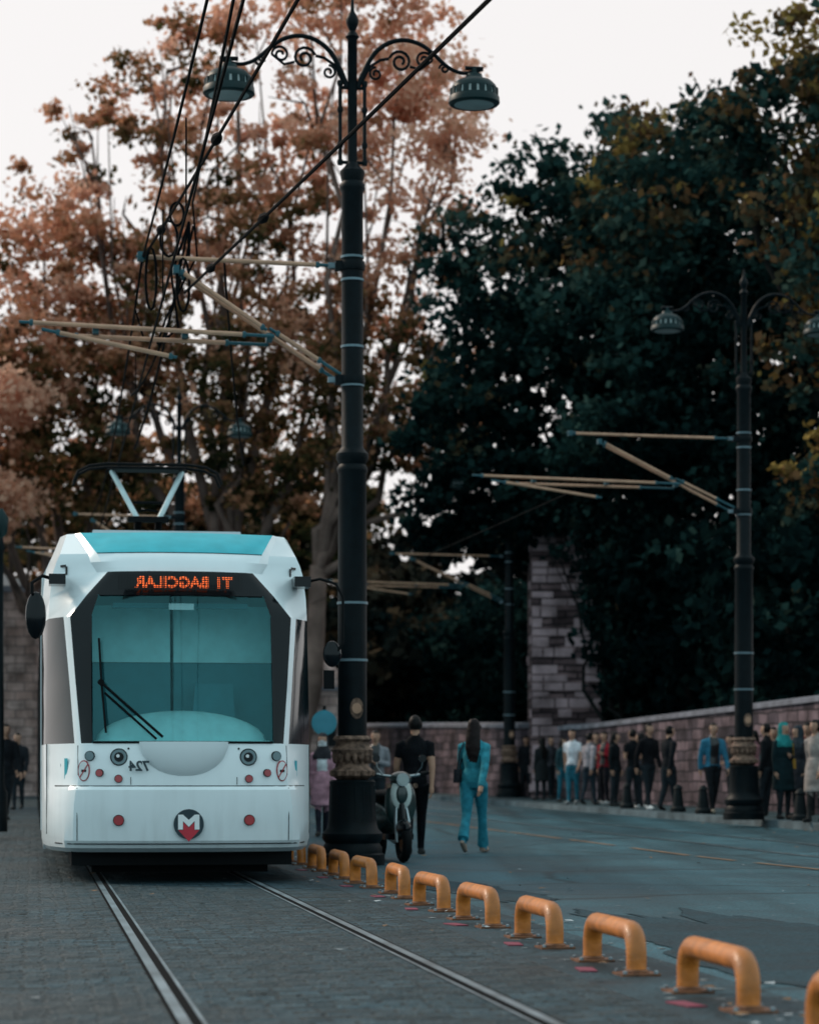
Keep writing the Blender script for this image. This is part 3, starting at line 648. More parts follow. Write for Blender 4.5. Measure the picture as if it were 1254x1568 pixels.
tree('autumn_plane_tree',(-6.0,80,g78),[(-6.5,79,20.8,3.0,3,2.6,34,.60),(-3.3,78,20.6,2.6,3,2.6,34,.68),(-8.7,79,17.8,2.4,2.5,2.2,38,.55),(-5,78,17.4,3.2,3,2.4,56,.52),(-5.2,78,13.8,3.4,3,2.6,84,.36),(-7.6,79,23.0,1.8,2,1.4,14,.55),(-9.9,79,21.0,1.7,2,1.8,18,.5),(-2.5,77,14.5,2.2,2,2,32,.46),(-4,79,10.6,3,3,2,64,.24),(-5.5,78,24.3,2.0,1.4,1.2,17,.62)],.20,LM_or,M_barkp,1,tr=.40,fork=.5,per=68,cl=.6)
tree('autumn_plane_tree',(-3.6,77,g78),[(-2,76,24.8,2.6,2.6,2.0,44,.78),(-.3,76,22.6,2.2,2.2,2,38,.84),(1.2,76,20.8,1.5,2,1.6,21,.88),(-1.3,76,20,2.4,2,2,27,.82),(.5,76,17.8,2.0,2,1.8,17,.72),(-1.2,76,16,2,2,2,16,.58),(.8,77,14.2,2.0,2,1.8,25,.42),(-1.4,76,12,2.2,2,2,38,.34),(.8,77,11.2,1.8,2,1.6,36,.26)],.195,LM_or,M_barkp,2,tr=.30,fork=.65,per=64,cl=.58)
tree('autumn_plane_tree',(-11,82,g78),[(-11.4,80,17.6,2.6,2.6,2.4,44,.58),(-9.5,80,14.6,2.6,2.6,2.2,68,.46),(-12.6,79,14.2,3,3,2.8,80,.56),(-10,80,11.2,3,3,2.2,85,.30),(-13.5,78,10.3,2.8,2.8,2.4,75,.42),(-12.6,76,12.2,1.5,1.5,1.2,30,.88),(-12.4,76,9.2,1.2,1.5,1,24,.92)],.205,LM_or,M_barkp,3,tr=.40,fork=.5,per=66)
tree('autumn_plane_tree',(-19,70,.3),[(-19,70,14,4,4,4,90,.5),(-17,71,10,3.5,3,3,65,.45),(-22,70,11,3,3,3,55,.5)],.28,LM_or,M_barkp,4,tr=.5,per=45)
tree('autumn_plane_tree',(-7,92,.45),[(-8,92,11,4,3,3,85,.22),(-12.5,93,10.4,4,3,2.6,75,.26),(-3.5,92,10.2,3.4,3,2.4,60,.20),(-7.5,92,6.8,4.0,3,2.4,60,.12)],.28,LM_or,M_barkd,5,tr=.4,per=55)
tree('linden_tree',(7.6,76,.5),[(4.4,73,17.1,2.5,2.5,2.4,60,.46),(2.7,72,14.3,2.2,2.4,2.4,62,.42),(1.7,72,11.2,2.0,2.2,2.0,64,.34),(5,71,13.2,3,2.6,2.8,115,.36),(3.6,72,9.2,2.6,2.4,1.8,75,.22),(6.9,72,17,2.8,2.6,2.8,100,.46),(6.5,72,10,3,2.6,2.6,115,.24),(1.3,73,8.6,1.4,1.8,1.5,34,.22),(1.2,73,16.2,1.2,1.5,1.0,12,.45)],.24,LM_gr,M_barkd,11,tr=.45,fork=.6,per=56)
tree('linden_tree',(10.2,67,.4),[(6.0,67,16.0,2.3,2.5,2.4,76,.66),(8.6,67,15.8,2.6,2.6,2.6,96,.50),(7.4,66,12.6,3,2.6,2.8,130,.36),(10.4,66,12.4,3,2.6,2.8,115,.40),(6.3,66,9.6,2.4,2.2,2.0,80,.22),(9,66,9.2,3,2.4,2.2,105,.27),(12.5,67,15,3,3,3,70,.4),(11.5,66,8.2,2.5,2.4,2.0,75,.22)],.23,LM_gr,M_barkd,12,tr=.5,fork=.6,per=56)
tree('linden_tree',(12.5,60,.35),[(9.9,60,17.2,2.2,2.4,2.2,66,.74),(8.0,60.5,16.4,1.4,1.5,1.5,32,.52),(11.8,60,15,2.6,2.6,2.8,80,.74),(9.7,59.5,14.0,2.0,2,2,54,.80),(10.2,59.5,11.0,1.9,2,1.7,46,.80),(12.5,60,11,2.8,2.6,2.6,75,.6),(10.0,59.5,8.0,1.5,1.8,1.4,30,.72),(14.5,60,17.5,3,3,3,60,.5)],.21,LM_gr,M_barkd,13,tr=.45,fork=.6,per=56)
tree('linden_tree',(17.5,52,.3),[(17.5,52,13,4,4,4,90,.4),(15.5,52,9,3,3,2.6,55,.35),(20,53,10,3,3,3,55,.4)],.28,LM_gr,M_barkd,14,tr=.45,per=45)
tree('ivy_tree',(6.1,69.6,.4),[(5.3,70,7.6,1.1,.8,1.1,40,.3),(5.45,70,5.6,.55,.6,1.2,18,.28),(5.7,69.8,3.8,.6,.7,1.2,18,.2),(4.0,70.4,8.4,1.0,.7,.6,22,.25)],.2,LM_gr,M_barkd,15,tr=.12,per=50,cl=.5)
r=np.random.default_rng(21); lb=[]
for row,(Y,zt) in enumerate(((100,8),(112,11.5),(126,13))):
    x=-34
    while x<36:
        for z in np.arange(2.0,zt,3.2):
            if z>9 and -6<x<3 and r.uniform()<.35: continue
            if row==0 and -18<x<-12: continue
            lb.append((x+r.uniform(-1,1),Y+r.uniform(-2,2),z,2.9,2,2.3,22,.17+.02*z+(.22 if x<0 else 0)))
        x+=3.4
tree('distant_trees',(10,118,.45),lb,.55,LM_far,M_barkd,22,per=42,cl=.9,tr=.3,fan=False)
lb=[]
for i in range(15):
    d=60+3*i; x=KERB(d)+5.6+r.uniform(-.4,.6)
    for z in (1.8,4.2,6.2): lb.append((x,d,z,2.0,2,1.5,30,.14))
tree('park_shrubs',(12,58,.4),lb,.28,LM_gr,M_barkd,23,per=46,cl=.7,tr=.12,fan=False)

# ------------------------------------------------------------------ masonry
def stonemat(name,c1,c2,mort,bw,rh,ms=.02):
    m,nt,b=newmat(name); L=nt.links;N=nt.nodes.new
    tc=N('ShaderNodeTexCoord'); sp=N('ShaderNodeSeparateXYZ'); cb=N('ShaderNodeCombineXYZ'); L.new(tc.outputs['Object'],sp.inputs[0])
    add=N('ShaderNodeMath'); add.operation='ADD'; L.new(sp.outputs['X'],add.inputs[0]); L.new(sp.outputs['Y'],add.inputs[1])
    L.new(add.outputs[0],cb.inputs['X']); L.new(sp.outputs['Z'],cb.inputs['Y'])
    no=N('ShaderNodeTexNoise'); no.inputs['Scale'].default_value=1.6; no.inputs['Detail'].default_value=6; L.new(tc.outputs['Object'],no.inputs['Vector'])
    vm=N('ShaderNodeVectorMath'); vm.operation='MULTIPLY_ADD'; vm.inputs[1].default_value=(.16,.12,0); L.new(no.outputs['Color'],vm.inputs[0]); L.new(cb.outputs[0],vm.inputs[2])
    br=N('ShaderNodeTexBrick'); br.inputs['Scale'].default_value=1; br.inputs['Brick Width'].default_value=bw; br.inputs['Row Height'].default_value=rh; br.inputs['Mortar Size'].default_value=ms
    br.inputs['Color1'].default_value=list(c1)+[1]; br.inputs['Color2'].default_value=list(c2)+[1]; br.inputs['Mortar'].default_value=list(mort)+[1]; L.new(vm.outputs[0],br.inputs['Vector'])
    rr=N('ShaderNodeMapRange'); rr.inputs['From Min'].default_value=.3; rr.inputs['From Max'].default_value=.7; rr.inputs['To Min'].default_value=.25; rr.inputs['To Max'].default_value=1.45; L.new(no.outputs['Fac'],rr.inputs['Value'])
    mu=N('ShaderNodeMix'); mu.data_type='RGBA'; mu.blend_type='MULTIPLY'; mu.inputs[0].default_value=1; L.new(br.outputs['Color'],mu.inputs[6]); L.new(rr.outputs[0],mu.inputs[7]); L.new(mu.outputs[2],b.inputs['Base Color'])
    b.inputs['Roughness'].default_value=.85; b.inputs['Specular IOR Level'].default_value=.15
    bp=N('ShaderNodeBump'); bp.inputs['Strength'].default_value=.7; bp.inputs['Distance'].default_value=.03; bp.invert=True; L.new(br.outputs['Fac'],bp.inputs['Height']); L.new(bp.outputs[0],b.inputs['Normal'])
    return m
M_wall=stonemat('rubble_wall',(.05,.04,.05),(.20,.14,.155),(.03,.025,.03),.5,.24)
M_tower=stonemat('banded_stone',(.07,.045,.05),(.20,.13,.135),(.035,.025,.028),.7,.19,.03)
M_towl=mat('pale_tower_stone',(.33,.235,.25),.85,var=.65,scale=1.5,bump=.4,bscale=6,spec=.1)
M_cap=mat('cap_stone',(.18,.18,.21),.8,var=.4,scale=2,bump=.3,spec=.15)
M_bld=stonemat('pinkish_stone',(.38,.25,.22),(.52,.38,.35),(.2,.15,.14),.6,.3)
M_slate=mat('lead_roof',(.1,.11,.12),.6)
M_dark=mat('dark_opening',(.01,.012,.014),.6,spec=.15)
def wall(name,pts,thick,m,capm):
    b=MB()
    for (x0,y0,b0,t0),(x1,y1,b1,t1) in zip(pts[:-1],pts[1:]):
        d=Vector((x1-x0,y1-y0,0)).normalized(); n=Vector((-d.y,d.x,0))*thick/2
        vs=[]
        for (x,y,bz,tz) in ((x0,y0,b0,t0),(x1,y1,b1,t1)):
            vs+=[(x-n.x,y-n.y,bz),(x+n.x,y+n.y,bz),(x+n.x,y+n.y,tz),(x-n.x,y-n.y,tz)]
        b.add(vs,[(0,1,2,3),(4,7,6,5),(0,4,5,1),(1,5,6,2),(2,6,7,3),(3,7,4,0)],m)
        n=n*1.25; vs=[]
        for (x,y,bz,tz) in ((x0,y0,b0,t0),(x1,y1,b1,t1)):
            vs+=[(x-n.x,y-n.y,tz+.002),(x+n.x,y+n.y,tz+.002),(x+n.x,y+n.y,tz+.1),(x,y,tz+.16),(x-n.x,y-n.y,tz+.1)]
        b.add(vs,[(0,1,2,3,4),(5,9,8,7,6)]+[(k,5+k,5+(k+1)%5,(k+1)%5) for k in range(5)],capm)
    return b.build(name,smooth=0)
WL=lambda d:9.6-.187*(d-42.8)
wall('stone_wall',[(WL(20),20,-.1,2.75),(WL(50),50,0,2.48),(WL(68),68,.2,2.28),(WL(70.6),70.6,.2,2.3)],.5,M_wall,M_cap)
wall('stone_wall',[(3.4,72.4,.2,2.4),(.8,82,.2,2.6),(-.6,90,.2,2.75),(-6,112,.3,3.2),(-18,135,.3,3.4)],.5,M_wall,M_cap)
b=MB()
b.box((0,0,3.95),(1.95,2.2,8.1),M_tower)
z=.4
while z<7.8:
    hh=random.uniform(.18,.34); x=-.975
    while x<.88:
        w=random.uniform(.2,.75); w=min(w,.975-x)
        if random.random()<(.8 if x<-.5 else .42): b.box((x+w/2,-1.1-.004,z+hh/2),(w-.04,.03+random.uniform(0,.08),hh-.04),M_towl)
        x+=w
    z+=hh
for i in range(14): b.box((-.975-.01,random.uniform(-.9,.9),.5+i*.52),(.05,random.uniform(.3,.7),.22),M_towl)
b.box((0,0,8.08),(2.2,2.45,.16),M_cap)
b.build('stone_tower',loc=(4.38,72.3,.2),smooth=0)
b=MB(); b.box((0,0,2.2),(9,.8,4.4),M_wall); 
for x in (-3,-.8,1.6,3.4): b.box((x,-.42,1.7),(.9,.1,2.2),M_dark); b.disc((x,-.42,2.8),.45,M_dark,depth=.12)
b.box((0,0,4.47),(9.2,1.0,.14),M_cap)
b.build('park_ruin',loc=(10.6,82,.4),rz=-.1,smooth=0)
b=MB(); b.box((-5,5,4),(10,10,8),M_bld)
for fl in (0,1,2):
    for y in (1.5,4.2,6.9): b.box((.01,y,1.6+2.3*fl),(.06,1,1.4),M_dark); b.box((.03,y,.85+2.3*fl),(.12,1.2,.1),M_cap)
    for x in (-2.4,-4.6,-6.8,-8.8): b.box((x,-.01,1.6+2.3*fl),(.8,.06,1.4),M_dark); b.box((x,-.04,.85+2.3*fl),(1.0,.12,.1),M_cap)
b.box((-5,5,8.1),(10.5,10.5,.2),M_cap); b.lathe([(7.3,8.2),(.1,10)],M_slate,c=(-5,5,0),n=4,rot=Matrix.Rotation(math.pi/4,3,'Z'))
b.build('stone_building',loc=(-12.3,84,-.9),smooth=0)
b=MB(); b.box((0,0,1.75),(3.2,3,3.5),M_bld); b.ell((0,0,3.5),(1.6,1.5,1.3),M_bld,n=24); b.box((0,0,3.5),(3.4,3.2,.12),M_cap)
b.box((0,-1.52,1.1),(.9,.06,2.2),M_dark); b.disc((0,-1.52,2.2),.45,M_dark,depth=.08)
for x in (-1.15,1.15): b.box((x,-1.52,2),(.4,.06,.8),M_dark)
b.tube([(0,0,4.7),(0,0,5.3)],[.06,.01],M_cap)
b.build('domed_kiosk',loc=(-3.75,85,.4),smooth=30)

# ------------------------------------------------------------------ people
cloth={}
def cm(key,col,rough=.85):
    k=(tuple(col),rough)
    if k not in cloth: cloth[k]=mat('cloth_'+key+str(len(cloth)),col,rough,var=.35,scale=9,bump=.8,bscale=12,spec=.12)
    return cloth[k]
M_skin=mat('skin',(.40,.22,.15),.55,var=.08,spec=.3); M_eye=mat('eye_dark',(.01,.01,.012),.3)
def tubeN(pts,rads,n=14):
    b=MB(); b.tube(pts,rads,None,n=n); return b.v,b.f
def person(name,x,y,z0,h=1.75,face=0,stride=0,top=(.02,.02,.025),pants=(.015,.02,.025),shoes=(.02,.02,.02),hair=(.008,.007,.007),female=False,longhair=False,sleeve='long',coat=False,hijab=None,vox=.02,seed=0,armbend=None,flare=0,slim=1,bag=None,shirt=None,mask=False,swing=1):
    rr=random.Random(seed)
    V=[];F=[];SEG=[]
    def addm(v,f): 
        o=len(V); V.extend(v); F.extend([tuple(a+o for a in q) for q in f])
    def limb(pts,rads,label,n=14):
        v,f=tubeN(pts,rads,n); addm(v,f)
        for i in range(len(pts)-1):
            a=Vector(pts[i]);c=Vector(pts[i+1]); ra=rads[i] if not hasattr(rads[i],'__len__') else sum(rads[i])/2; rc=rads[i+1] if not hasattr(rads[i+1],'__len__') else sum(rads[i+1])/2
            lab=label[i] if isinstance(label,(list,tuple)) else label
            for k in range(5): SEG.append((a.lerp(c,(k+.5)/5),ra+(rc-ra)*(k+.5)/5,lab))
    def rings(lst,label):
        n=20; vs=[];fs=[]
        for cx,cy,z,rx,ry in lst:
            for k in range(n):
                a=2*math.pi*k/n; vs.append((cx+rx*math.cos(a),cy+ry*math.sin(a),z))
        for i in range(len(lst)-1):
            for k in range(n): k2=(k+1)%n; fs.append((i*n+k,i*n+k2,(i+1)*n+k2,(i+1)*n+k))
        fs.append(tuple(range(n-1,-1,-1))); fs.append(tuple((len(lst)-1)*n+k for k in range(n)))
        addm(vs,fs)
        for i in range(len(lst)-1):
            a=lst[i];c=lst[i+1]
            for t_ in (.25,.75):
                q=[a[j]+(c[j]-a[j])*t_ for j in range(5)]
                for ox in (-.5,0,.5): SEG.append((Vector((q[0]+ox*q[3],q[1],q[2])),q[4]*.9 if ox==0 else q[4]*.8,label))
    sw=.155 if female else .185; hipw=.172 if female else .155; wst=.118 if female else .145
    s=stride; ln=.03*s; hs=rr.uniform(-.02,.02) if s==0 else 0
    rings([(hs,0,.84,hipw*.9,.10),(hs,0,.92,hipw,.122),(hs,0,1.0,hipw*.93,.115),(hs*.5,ln*.3,1.1,wst,.098),(0,ln*.6,1.22,.145 if female else .165,.115),(0,ln,1.33,sw*1.0,.118),(0,ln,1.40,sw*.86,.092),(0,ln,1.45,.115,.075),(0,ln,1.485,.075,.062)],'torso')
    limb([(0,ln,1.43),(0,ln+.01,1.52),(0,ln+.015,1.58)],[.065,.058,.055],'skin')
    for sd in (-1,1):
        f=1 if sd>0 else -1
        hp=(sd*.088+hs,0,.90)
        if s>0:
            kn=(sd*.075,.17*s if f>0 else -.08*s,.505); an=(sd*.06,.30*s if f>0 else -.36*s,.085 if f>0 else .085+.10*s)
        else:
            o=rr.uniform(-.06,.10); kn=(sd*.10,.03+o*.6,.5); an=(sd*rr.uniform(.09,.14),o,.085)
        lr=[.098,.085,.062,.058,.044+flare,.046+flare]
        p=[hp,Vector(hp).lerp(Vector(kn),.5),kn,Vector(kn).lerp(Vector(an),.35),Vector(kn).lerp(Vector(an),.85),an]
        limb([tuple(q) for q in p],[q*slim for q in lr],'pants')
        hl=Vector(an)
        if s>0 and f<0:
            q=.10*s; limb([tuple(hl+Vector((0,-.05,-.02))),tuple(hl+Vector((0,.04,-.045-q*.4))),tuple(hl+Vector((0,.14,-.055-q)))],[.036,.042,.03],'shoe')
        else: limb([tuple(hl+Vector((0,-.055,-.045))),tuple(hl+Vector((sd*.01,.06,-.045))),tuple(hl+Vector((sd*.02,.17,-.055)))],[.04,.044,.03],'shoe')
    hands=[]
    for sd in (-1,1):
        ab=armbend if armbend is not None else (rr.choice([.1,.15,.2,.2,.9]) if s==0 else .2)
        sh=Vector((sd*sw,ln,1.385)); swg=((-.30*s if sd>0 else .30*s)*swing)+rr.uniform(-.03,.03)
        if ab>.5:
            el=sh+Vector((sd*.05,-.03,-.28)); wr=el+Vector((-sd*rr.uniform(.08,.17),.19,rr.uniform(-.02,.12)))
        else:
            el=sh+Vector((sd*rr.uniform(.03,.055),swg*.6-.02,-.285)); wr=el+Vector((-sd*.005,swg*.7+ab*.3,-.24))
        c=.012 if sleeve=='long' else 0
        limb([tuple(sh+Vector((-sd*.05,0,.012))),tuple(sh),tuple(sh.lerp(el,.55)),tuple(el),tuple(wr)],[.055,.060+c*.5,.050+c,.041+c,.030+c*1.4 if sleeve=='long' else .028],'sleeve' if sleeve=='long' else ['sleeve','sleeve','skin','skin'])
        d=(wr-el).normalized()
        limb([tuple(wr-d*.02),tuple(wr+d*.03),tuple(wr+d*.09)],[.024,(.034,.034),.030],'skin')
        hands.append((wr,d,sd))
    hc=Vector((0,ln+.03,1.635))
    b=MB(); b.ell(hc,(.078,.098,.118),None,n=20); b.ell(hc+Vector((0,.035,-.055)),(.055,.06,.062),None,n=14); addm(b.v,b.f)
    SEG.append((hc,.095,'head')); SEG.append((hc+Vector((0,.03,-.05)),.06,'head')); SEG.append((hc+Vector((0,0,.05)),.07,'head'))
    limb([tuple(hc+Vector((0,.09,.0))),tuple(hc+Vector((0,.118,-.028)))],[.010,.017],'head',8)
    for sd in (-1,1): limb([tuple(hc+Vector((sd*.078,-.005,.02))),tuple(hc+Vector((sd*.08,-.005,-.03)))],[.018,.012],'skin' if not (longhair or hijab) else 'head',8)
    if longhair:
        rings([(0,ln-.02,1.745,.045,.045),(0,ln-.025,1.70,.075,.065),(0,ln-.03,1.6,.092,.075),(0,ln-.065,1.5,.098,.055),(.005,ln-.10,1.38,.105,.04),(.01,ln-.10,1.27,.09,.035),(.015,ln-.095,1.17,.05,.022)],'hair')
    if hijab:
        rings([(0,ln+.0,1.76,.04,.05),(0,ln+.0,1.72,.085,.095),(0,ln-.01,1.62,.098,.108),(0,ln,1.52,.10,.10),(0,ln,1.42,.15,.12),(0,ln,1.33,.18,.13)],'hijab')
    if not longhair and not hijab:
        b=MB(); b.ell(hc+Vector((0,-.012,.014)),(.083,.098,.110),None,n=18); addm(b.v,b.f); SEG.append((hc+Vector((0,-.03,.05)),.085,'head'))
    if coat: rings([(0,0,1.08,hipw*.95,.125),(0,0,.92,hipw*1.15,.15),(0,.0,.7,hipw*1.22,.17),(0,0,.52,hipw*1.25,.18)],'coat')
    me=bpy.data.meshes.new('tmp'); me.from_pydata([tuple(v) for v in V],[],F); o=bpy.data.objects.new('tmp',me); scene.collection.objects.link(o)
    md=o.modifiers.new('r','REMESH'); md.mode='VOXEL'; md.voxel_size=vox
    sm=o.modifiers.new('s','SMOOTH'); sm.factor=.5; sm.iterations=3
    dg=bpy.context.evaluated_depsgraph_get(); ev=bpy.data.meshes.new_from_object(o.evaluated_get(dg)); bpy.data.objects.remove(o)
    nf=len(ev.polygons); cen=np.zeros(nf*3); ev.polygons.foreach_get('center',cen); cen=cen.reshape(-1,3)
    P=np.array([tuple(q[0]) for q in SEG]); RD=np.array([q[1] for q in SEG]); labs=np.array([q[2] for q in SEG])
    idx=np.zeros(nf,dtype=int)
    for i in range(0,nf,4000):
        dd=np.linalg.norm(cen[i:i+4000,None,:]-P[None],axis=2)-RD[None]; idx[i:i+4000]=dd.argmin(1)
    lab=labs[idx]
    mats=[M_skin,cm('top',top),cm('pants',pants),cm('shoe',shoes,.6),cm('hair',hair,.5),cm('hijab',hijab or top),cm('shirt',shirt or top)]
    mi=np.zeros(nf,dtype=np.int32)
    z=cen[:,2];yy=cen[:,1];xx=cen[:,0]
    mi[(lab=='torso')]=1; mi[(lab=='torso')&(z<(.93 if not coat else .5))]=2
    mi[lab=='sleeve']=1; mi[lab=='coat']=1; mi[lab=='pants']=2; mi[(lab=='pants')&(z>.90)]=1; mi[lab=='shoe']=3; mi[lab=='hair']=4; mi[lab=='hijab']=5
    if shirt: mi[(lab=='torso')&(z>=.95)&(yy>.03)&(abs(xx)<.085)]=6
    hd=(lab=='head')|((lab=='hijab')&(z>1.53))|((lab=='hair')&(z>1.5))
    facez=(yy>hc.y+.035)&(z<hc.z+.055)&(z>hc.z-.13)&(abs(xx)<.07)
    if hijab: mi[hd]=np.where(facez[hd],0,5)
    elif longhair: mi[hd]=np.where(facez[hd],0,4)
    else:
        hz=(z>hc.z+.06)|((yy<hc.y+.0)&(z>hc.z-.065)); mi[hd]=np.where(hz[hd],4,0)
    if mask: mi[hd&(z<hc.z-.015)&(yy>hc.y+.03)]=6
    b=MB(); 
    for m in mats: b.mi(m)
    vv=np.zeros(len(ev.vertices)*3); ev.vertices.foreach_get('co',vv); b.v=[tuple(q) for q in vv.reshape(-1,3)]
    b.f=[tuple(p.vertices) for p in ev.polygons]; b.m=[int(q) for q in mi]
    for wr,d,sd in hands:
        side=d.cross(Vector((1,0,0))); side=side.normalized() if side.length>.1 else Vector((0,1,0))
        if side.y<0: side=-side
        pal=wr+d*.085; inn=Vector((-sd,0,0))
        for k,(off,ln_) in enumerate(((-.024,.058),(-.008,.07),(.008,.074),(.024,.066))):
            p0=pal+side*off; p1=p0+d*ln_*.5+inn*.006; p2=p0+d*ln_*.85+inn*.026
            b.tube([p0-d*.02,p0,p1,p2],[.009,.009,.0085,.006],M_skin,n=6)
        p0=wr+d*.035+side*.025; b.tube([p0,p0+side*.025+d*.02,p0+side*.03+d*.055+inn*.01],[.011,.010,.007],M_skin,n=6)
    for sd in (-1,1): b.ell(hc+Vector((sd*.03,.088,.012)),(.012,.008,.007),M_eye,n=8)
    if not mask: b.tube([hc+Vector((-.022,.092,-.062)),hc+Vector((0,.098,-.062)),hc+Vector((.022,.092,-.062))],.005,cm('lip',(.25,.08,.07)),n=6)
    if bag:
        m=cm('bag',bag); b.box((-.2,-.05,1.0),(.07,.22,.18),m,taper=.9); b.tube([(-.2,-.08,1.08),(-.16,-.12,1.3),(-.13,-.02,1.43),(-.15,.09,1.36),(-.2,.03,1.08)],.010,m,n=6)
    k=h/1.75
    return b.build(name,loc=(x,y,z0),rz=math.radians(face),scale=(k,k,k),smooth=60)
person('walking_man',.07,32.6,.0,h=1.79,face=-4,stride=.6,top=(.004,.005,.007),pants=(.003,.004,.006),shoes=(.03,.03,.03),sleeve='short',vox=.011,seed=1,swing=.8)
person('walking_woman',.83,33.0,.02,h=1.74,face=-14,stride=1.0,top=(.03,.22,.28),pants=(.025,.20,.27),shoes=(.35,.25,.2),female=True,longhair=True,hair=(.014,.009,.009),vox=.011,seed=2,flare=.026,slim=1.04,bag=(.02,.02,.025),armbend=.1)
def P_(px,off=1.2):
    k=(px-627)/3900; d=(6.88+.187*42.8+off)/(k+.187); return k*d,d,gz(d)+.134
crowd=[
 (806,1.6,dict(h=1.74,face=160,top=(.01,.012,.016))),
 (829,.9,dict(h=1.66,face=30,top=(.015,.018,.02),coat=True,female=True,longhair=True)),
 (842,1.7,dict(h=1.72,face=220,top=(.05,.05,.06))),
 (862,.7,dict(h=1.62,face=215,top=(.02,.05,.06),female=True,longhair=True,pants=(.02,.12,.17))),
 (877,.0,dict(h=1.80,face=150,top=(.62,.62,.66),pants=(.02,.12,.17),shoes=(.3,.3,.3),sleeve='short',stride=.3)),
 (901,.2,dict(h=1.70,face=-50,top=(.30,.26,.28),pants=(.02,.03,.04),stride=.5)),
 (912,1.3,dict(h=1.75,face=200,top=(.10,.08,.08))),
 (926,.8,dict(h=1.74,face=130,top=(.22,.01,.02),pants=(.01,.01,.015),shoes=(.5,.5,.5),shirt=(.01,.01,.01))),
 (941,.3,dict(h=1.70,face=240,top=(.006,.008,.01),shoes=(.02,.02,.02),female=True,longhair=True)),
 (969,.1,dict(h=1.74,face=30,top=(.005,.006,.008),sleeve='short',shoes=(.6,.6,.6),armbend=.9)),
 (981,.9,dict(h=1.68,face=80,top=(.03,.03,.04),female=True,longhair=True)),
 (992,.0,dict(h=1.84,face=215,top=(.006,.006,.008),shoes=(.6,.6,.6),stride=.35)),
 (1023,-.1,dict(h=1.77,face=-60,top=(.006,.008,.011),stride=.45,slim=1.15)),
 (1091,.2,dict(h=1.80,face=195,top=(.03,.14,.22),shirt=(.65,.68,.7),pants=(.01,.012,.015),shoes=(.3,.25,.2),stride=.45)),
 (1154,1.1,dict(h=1.66,face=120,top=(.20,.09,.10),pants=(.02,.02,.02),female=True,longhair=True)),
 (1174,.5,dict(h=1.76,face=60,top=(.006,.008,.01))),
 (1184,1.4,dict(h=1.72,face=170,top=(.02,.07,.08))),
 (1199,.0,dict(h=1.74,face=205,top=(.006,.018,.022),hijab=(.02,.20,.20),coat=True,female=True,bag=(.30,.16,.03))),
 (1222,.8,dict(h=1.70,face=120,top=(.02,.022,.028),coat=True,female=True,hijab=(.03,.04,.05))),
 (1236,1.5,dict(h=1.78,face=160,top=(.12,.03,.03))),
 (1249,-.2,dict(h=1.76,face=140,top=(.30,.25,.23),coat=True,pants=(.02,.02,.02),stride=.4,female=True,longhair=True)),
 (1278,.5,dict(h=1.78,face=190,top=(.05,.06,.08))),
 (1120,1.7,dict(h=1.6,face=100,top=(.02,.02,.02))),
]
for i,(px,off,kw) in enumerate(crowd):
    x,y,z=P_(px,off+.35); person('standing_person' if not kw.get('stride') else 'pedestrian',x,y,z,seed=20+i,**kw)
person('pedestrian',-1.36,40,gz(40),h=1.62,face=175,top=(.42,.22,.27),coat=True,pants=(.02,.02,.03),female=True,hijab=(.03,.03,.035),shirt=(.7,.72,.75),mask=True,seed=50,stride=.25)
person('pedestrian',-.62,47,gz(47),h=1.75,face=170,top=(.2,.2,.22),shirt=(.5,.5,.5),seed=51)
for i,(x,y) in enumerate(((-8.6,56),(-9.4,58),(-7.3,46),(-8.3,52))):
    person('pedestrian',x,y,gz(y)+.1,h=1.7+.03*i,face=170+20*i,top=(.012,.014,.018),seed=60+i,stride=.3)

M_post=mat('cast_iron_post',(.006,.010,.012),.6,spec=.15)
for px in (1038,1076,960,1225):
    x,y,z=P_(px,.28)
    b=MB(); b.lathe([(.16,0),(.16,.08),(.12,.12),(.085,.4),(.075,.46),(.1,.48),(.08,.52),(.05,.55),(.01,.57)],M_post,n=16); b.build('pavement_post',loc=(x,y,z))
b=MB(); b.tube([(0,0,0),(0,0,2.1)],.03,M_iron); b.disc((0,-.04,1.82),.21,mat('sign_teal',(.03,.25,.33),.4),depth=.02,n=32); b.disc((0,-.052,1.82),.17,mat('sign_face',(.04,.24,.32),.4),depth=.012,n=32)
b.build('traffic_sign',loc=(-1.42,42.5,gz(42.5)),smooth=40)
b=MB(); b.lathe([(.10,0),(.10,.6),(.05,.7),(.035,4.3),(.06,4.35),(.03,4.5)],M_iron,n=16); b.lathe([(.03,4.5),(.10,4.6),(.12,4.8),(.03,4.95)],M_lant,n=16)
b.build('park_lamp',loc=(-6.25,39,gz(39)+.1),smooth=40)

# ------------------------------------------------------------------ moped
M_mint=mat('scooter_dark_green',(.010,.026,.026),.3,coat=.4); M_pale=mat('scooter_cream',(.55,.62,.6),.3,coat=.5); M_chr=mat('chrome',(.30,.35,.37),.3,1)
b=MB(); RX=Matrix.Rotation(math.pi/2,3,'Y')
for y in (-.62,.62):
    b.torus((0,y,.24),.185,.055,M_rub,rot=RX); b.lathe([(.11,-.03),(.11,.03),(.04,.05)],M_blk,c=(0,y,.24),rot=RX,n=20)
for s in (-1,1): b.tube([(s*.075,-.62,.24),(s*.075,-.56,.5),(s*.05,-.48,.72)],.02,M_chr)
b.tube([(0,-.62,.44),(0,-.5,.75),(0,-.4,1.0)],.035,M_blk)
b.ell((0,-.60,.40),(.085,.22,.12),M_blk,n=20)
b.ell((0,-.47,.70),(.19,.06,.30),M_mint,n=24); b.ell((0,-.505,.80),(.13,.05,.20),M_pale,n=20); b.ell((0,-.55,.80),(.07,.02,.11),M_mint,n=16)
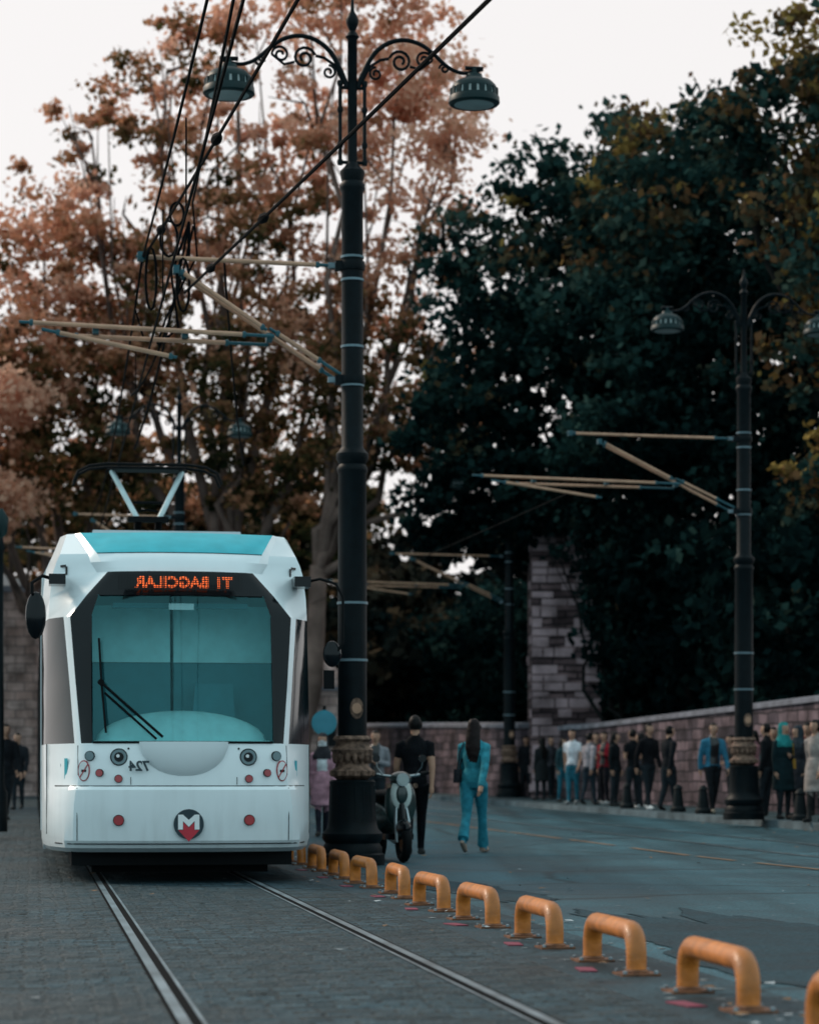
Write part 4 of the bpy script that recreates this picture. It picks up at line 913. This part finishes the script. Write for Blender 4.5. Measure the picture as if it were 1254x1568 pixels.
b.ell((0,-.47,.98),(.13,.12,.09),M_mint,n=20); b.disc((0,-.58,.97),.075,M_chr,depth=.04); b.disc((0,-.602,.97),.062,M_lens,depth=.02)
b.tube([(-.36,-.3,1.05),(-.2,-.38,1.02),(0,-.42,1.0),(.2,-.38,1.02),(.36,-.3,1.05)],.018,M_chr)
for s in (-1,1):
    b.tube([(s*.26,-.35,1.035),(s*.38,-.29,1.055)],.024,M_rub); b.tube([(s*.2,-.4,1.03),(s*.27,-.42,1.12),(s*.28,-.42,1.2)],.007,M_chr,n=6); b.disc((s*.28,-.42,1.22),.045,M_blk,depth=.02); b.disc((s*.16,-.55,.90),.028,M_gold,depth=.03)
b.box((0,-.12,.3),(.34,.62,.07),M_blk); b.ell((0,.42,.5),(.2,.42,.24),M_mint,n=24); b.ell((0,.35,.78),(.15,.4,.075),M_rub,n=20); b.box((0,.78,.5),(.16,.04,.12),M_redl)
b.tube([(.12,-.1,.3),(.2,0,.0)],.012,M_chr); b.tube([(.17,.3,.2),(.18,.85,.27)],.04,M_chr)
b.build('motor_scooter',loc=(-.22,30.3,0),rz=math.radians(14),smooth=45)

# ------------------------------------------------------------------ world, sun, camera
w=bpy.data.worlds.new("World"); scene.world=w; w.use_nodes=True; nt=w.node_tree; bg=nt.nodes['Background']; L=nt.links; N=nt.nodes.new
EL=math.radians(34); AZ=math.radians(-55)
sky=N('ShaderNodeTexSky'); sky.sky_type='NISHITA'; sky.sun_disc=False; sky.sun_elevation=EL; sky.sun_rotation=AZ; sky.dust_density=3; sky.air_density=1
hs=N('ShaderNodeHueSaturation'); hs.inputs['Saturation'].default_value=.5; L.new(sky.outputs[0],hs.inputs['Color'])
tc=N('ShaderNodeTexCoord'); sp=N('ShaderNodeSeparateXYZ'); L.new(tc.outputs['Generated'],sp.inputs[0])
mr=N('ShaderNodeMapRange'); mr.interpolation_type='SMOOTHSTEP'; mr.inputs['From Min'].default_value=-.1; mr.inputs['From Max'].default_value=.85; L.new(sp.outputs['Y'],mr.inputs['Value'])
cl=N('ShaderNodeMix'); cl.data_type='RGBA'; cl.inputs[6].default_value=(6.7,9.3,10.0,1); cl.inputs[7].default_value=(9.9,9.6,9.5,1); L.new(mr.outputs[0],cl.inputs[0])
mxx=N('ShaderNodeMix'); mxx.data_type='RGBA'; mxx.inputs[0].default_value=.9; L.new(hs.outputs[0],mxx.inputs[6]); L.new(cl.outputs[2],mxx.inputs[7])
L.new(mxx.outputs[2],bg.inputs[0]); bg.inputs[1].default_value=.1
sun=bpy.data.lights.new('sun','SUN'); sun.energy=2.0; sun.angle=math.radians(12); sun.color=(1,.82,.66)
so=bpy.data.objects.new('sun',sun); scene.collection.objects.link(so)
dirv=Vector((math.sin(AZ)*math.cos(EL),math.cos(AZ)*math.cos(EL),math.sin(EL)))
so.rotation_euler=dirv.to_track_quat('Z','Y').to_euler()
cam=bpy.data.cameras.new('camera'); co=bpy.data.objects.new('camera',cam); scene.collection.objects.link(co); scene.camera=co
co.location=(0,0,1.0); co.rotation_euler=(math.radians(90),0,0)
cam.sensor_width=36; cam.lens=89.5; cam.shift_y=406/1568; cam.clip_end=6000; cam.clip_start=.1
cam.dof.use_dof=True; cam.dof.focus_distance=20; cam.dof.aperture_fstop=2.3
scene.view_settings.view_transform='Standard'; scene.view_settings.look='None'; scene.view_settings.exposure=0
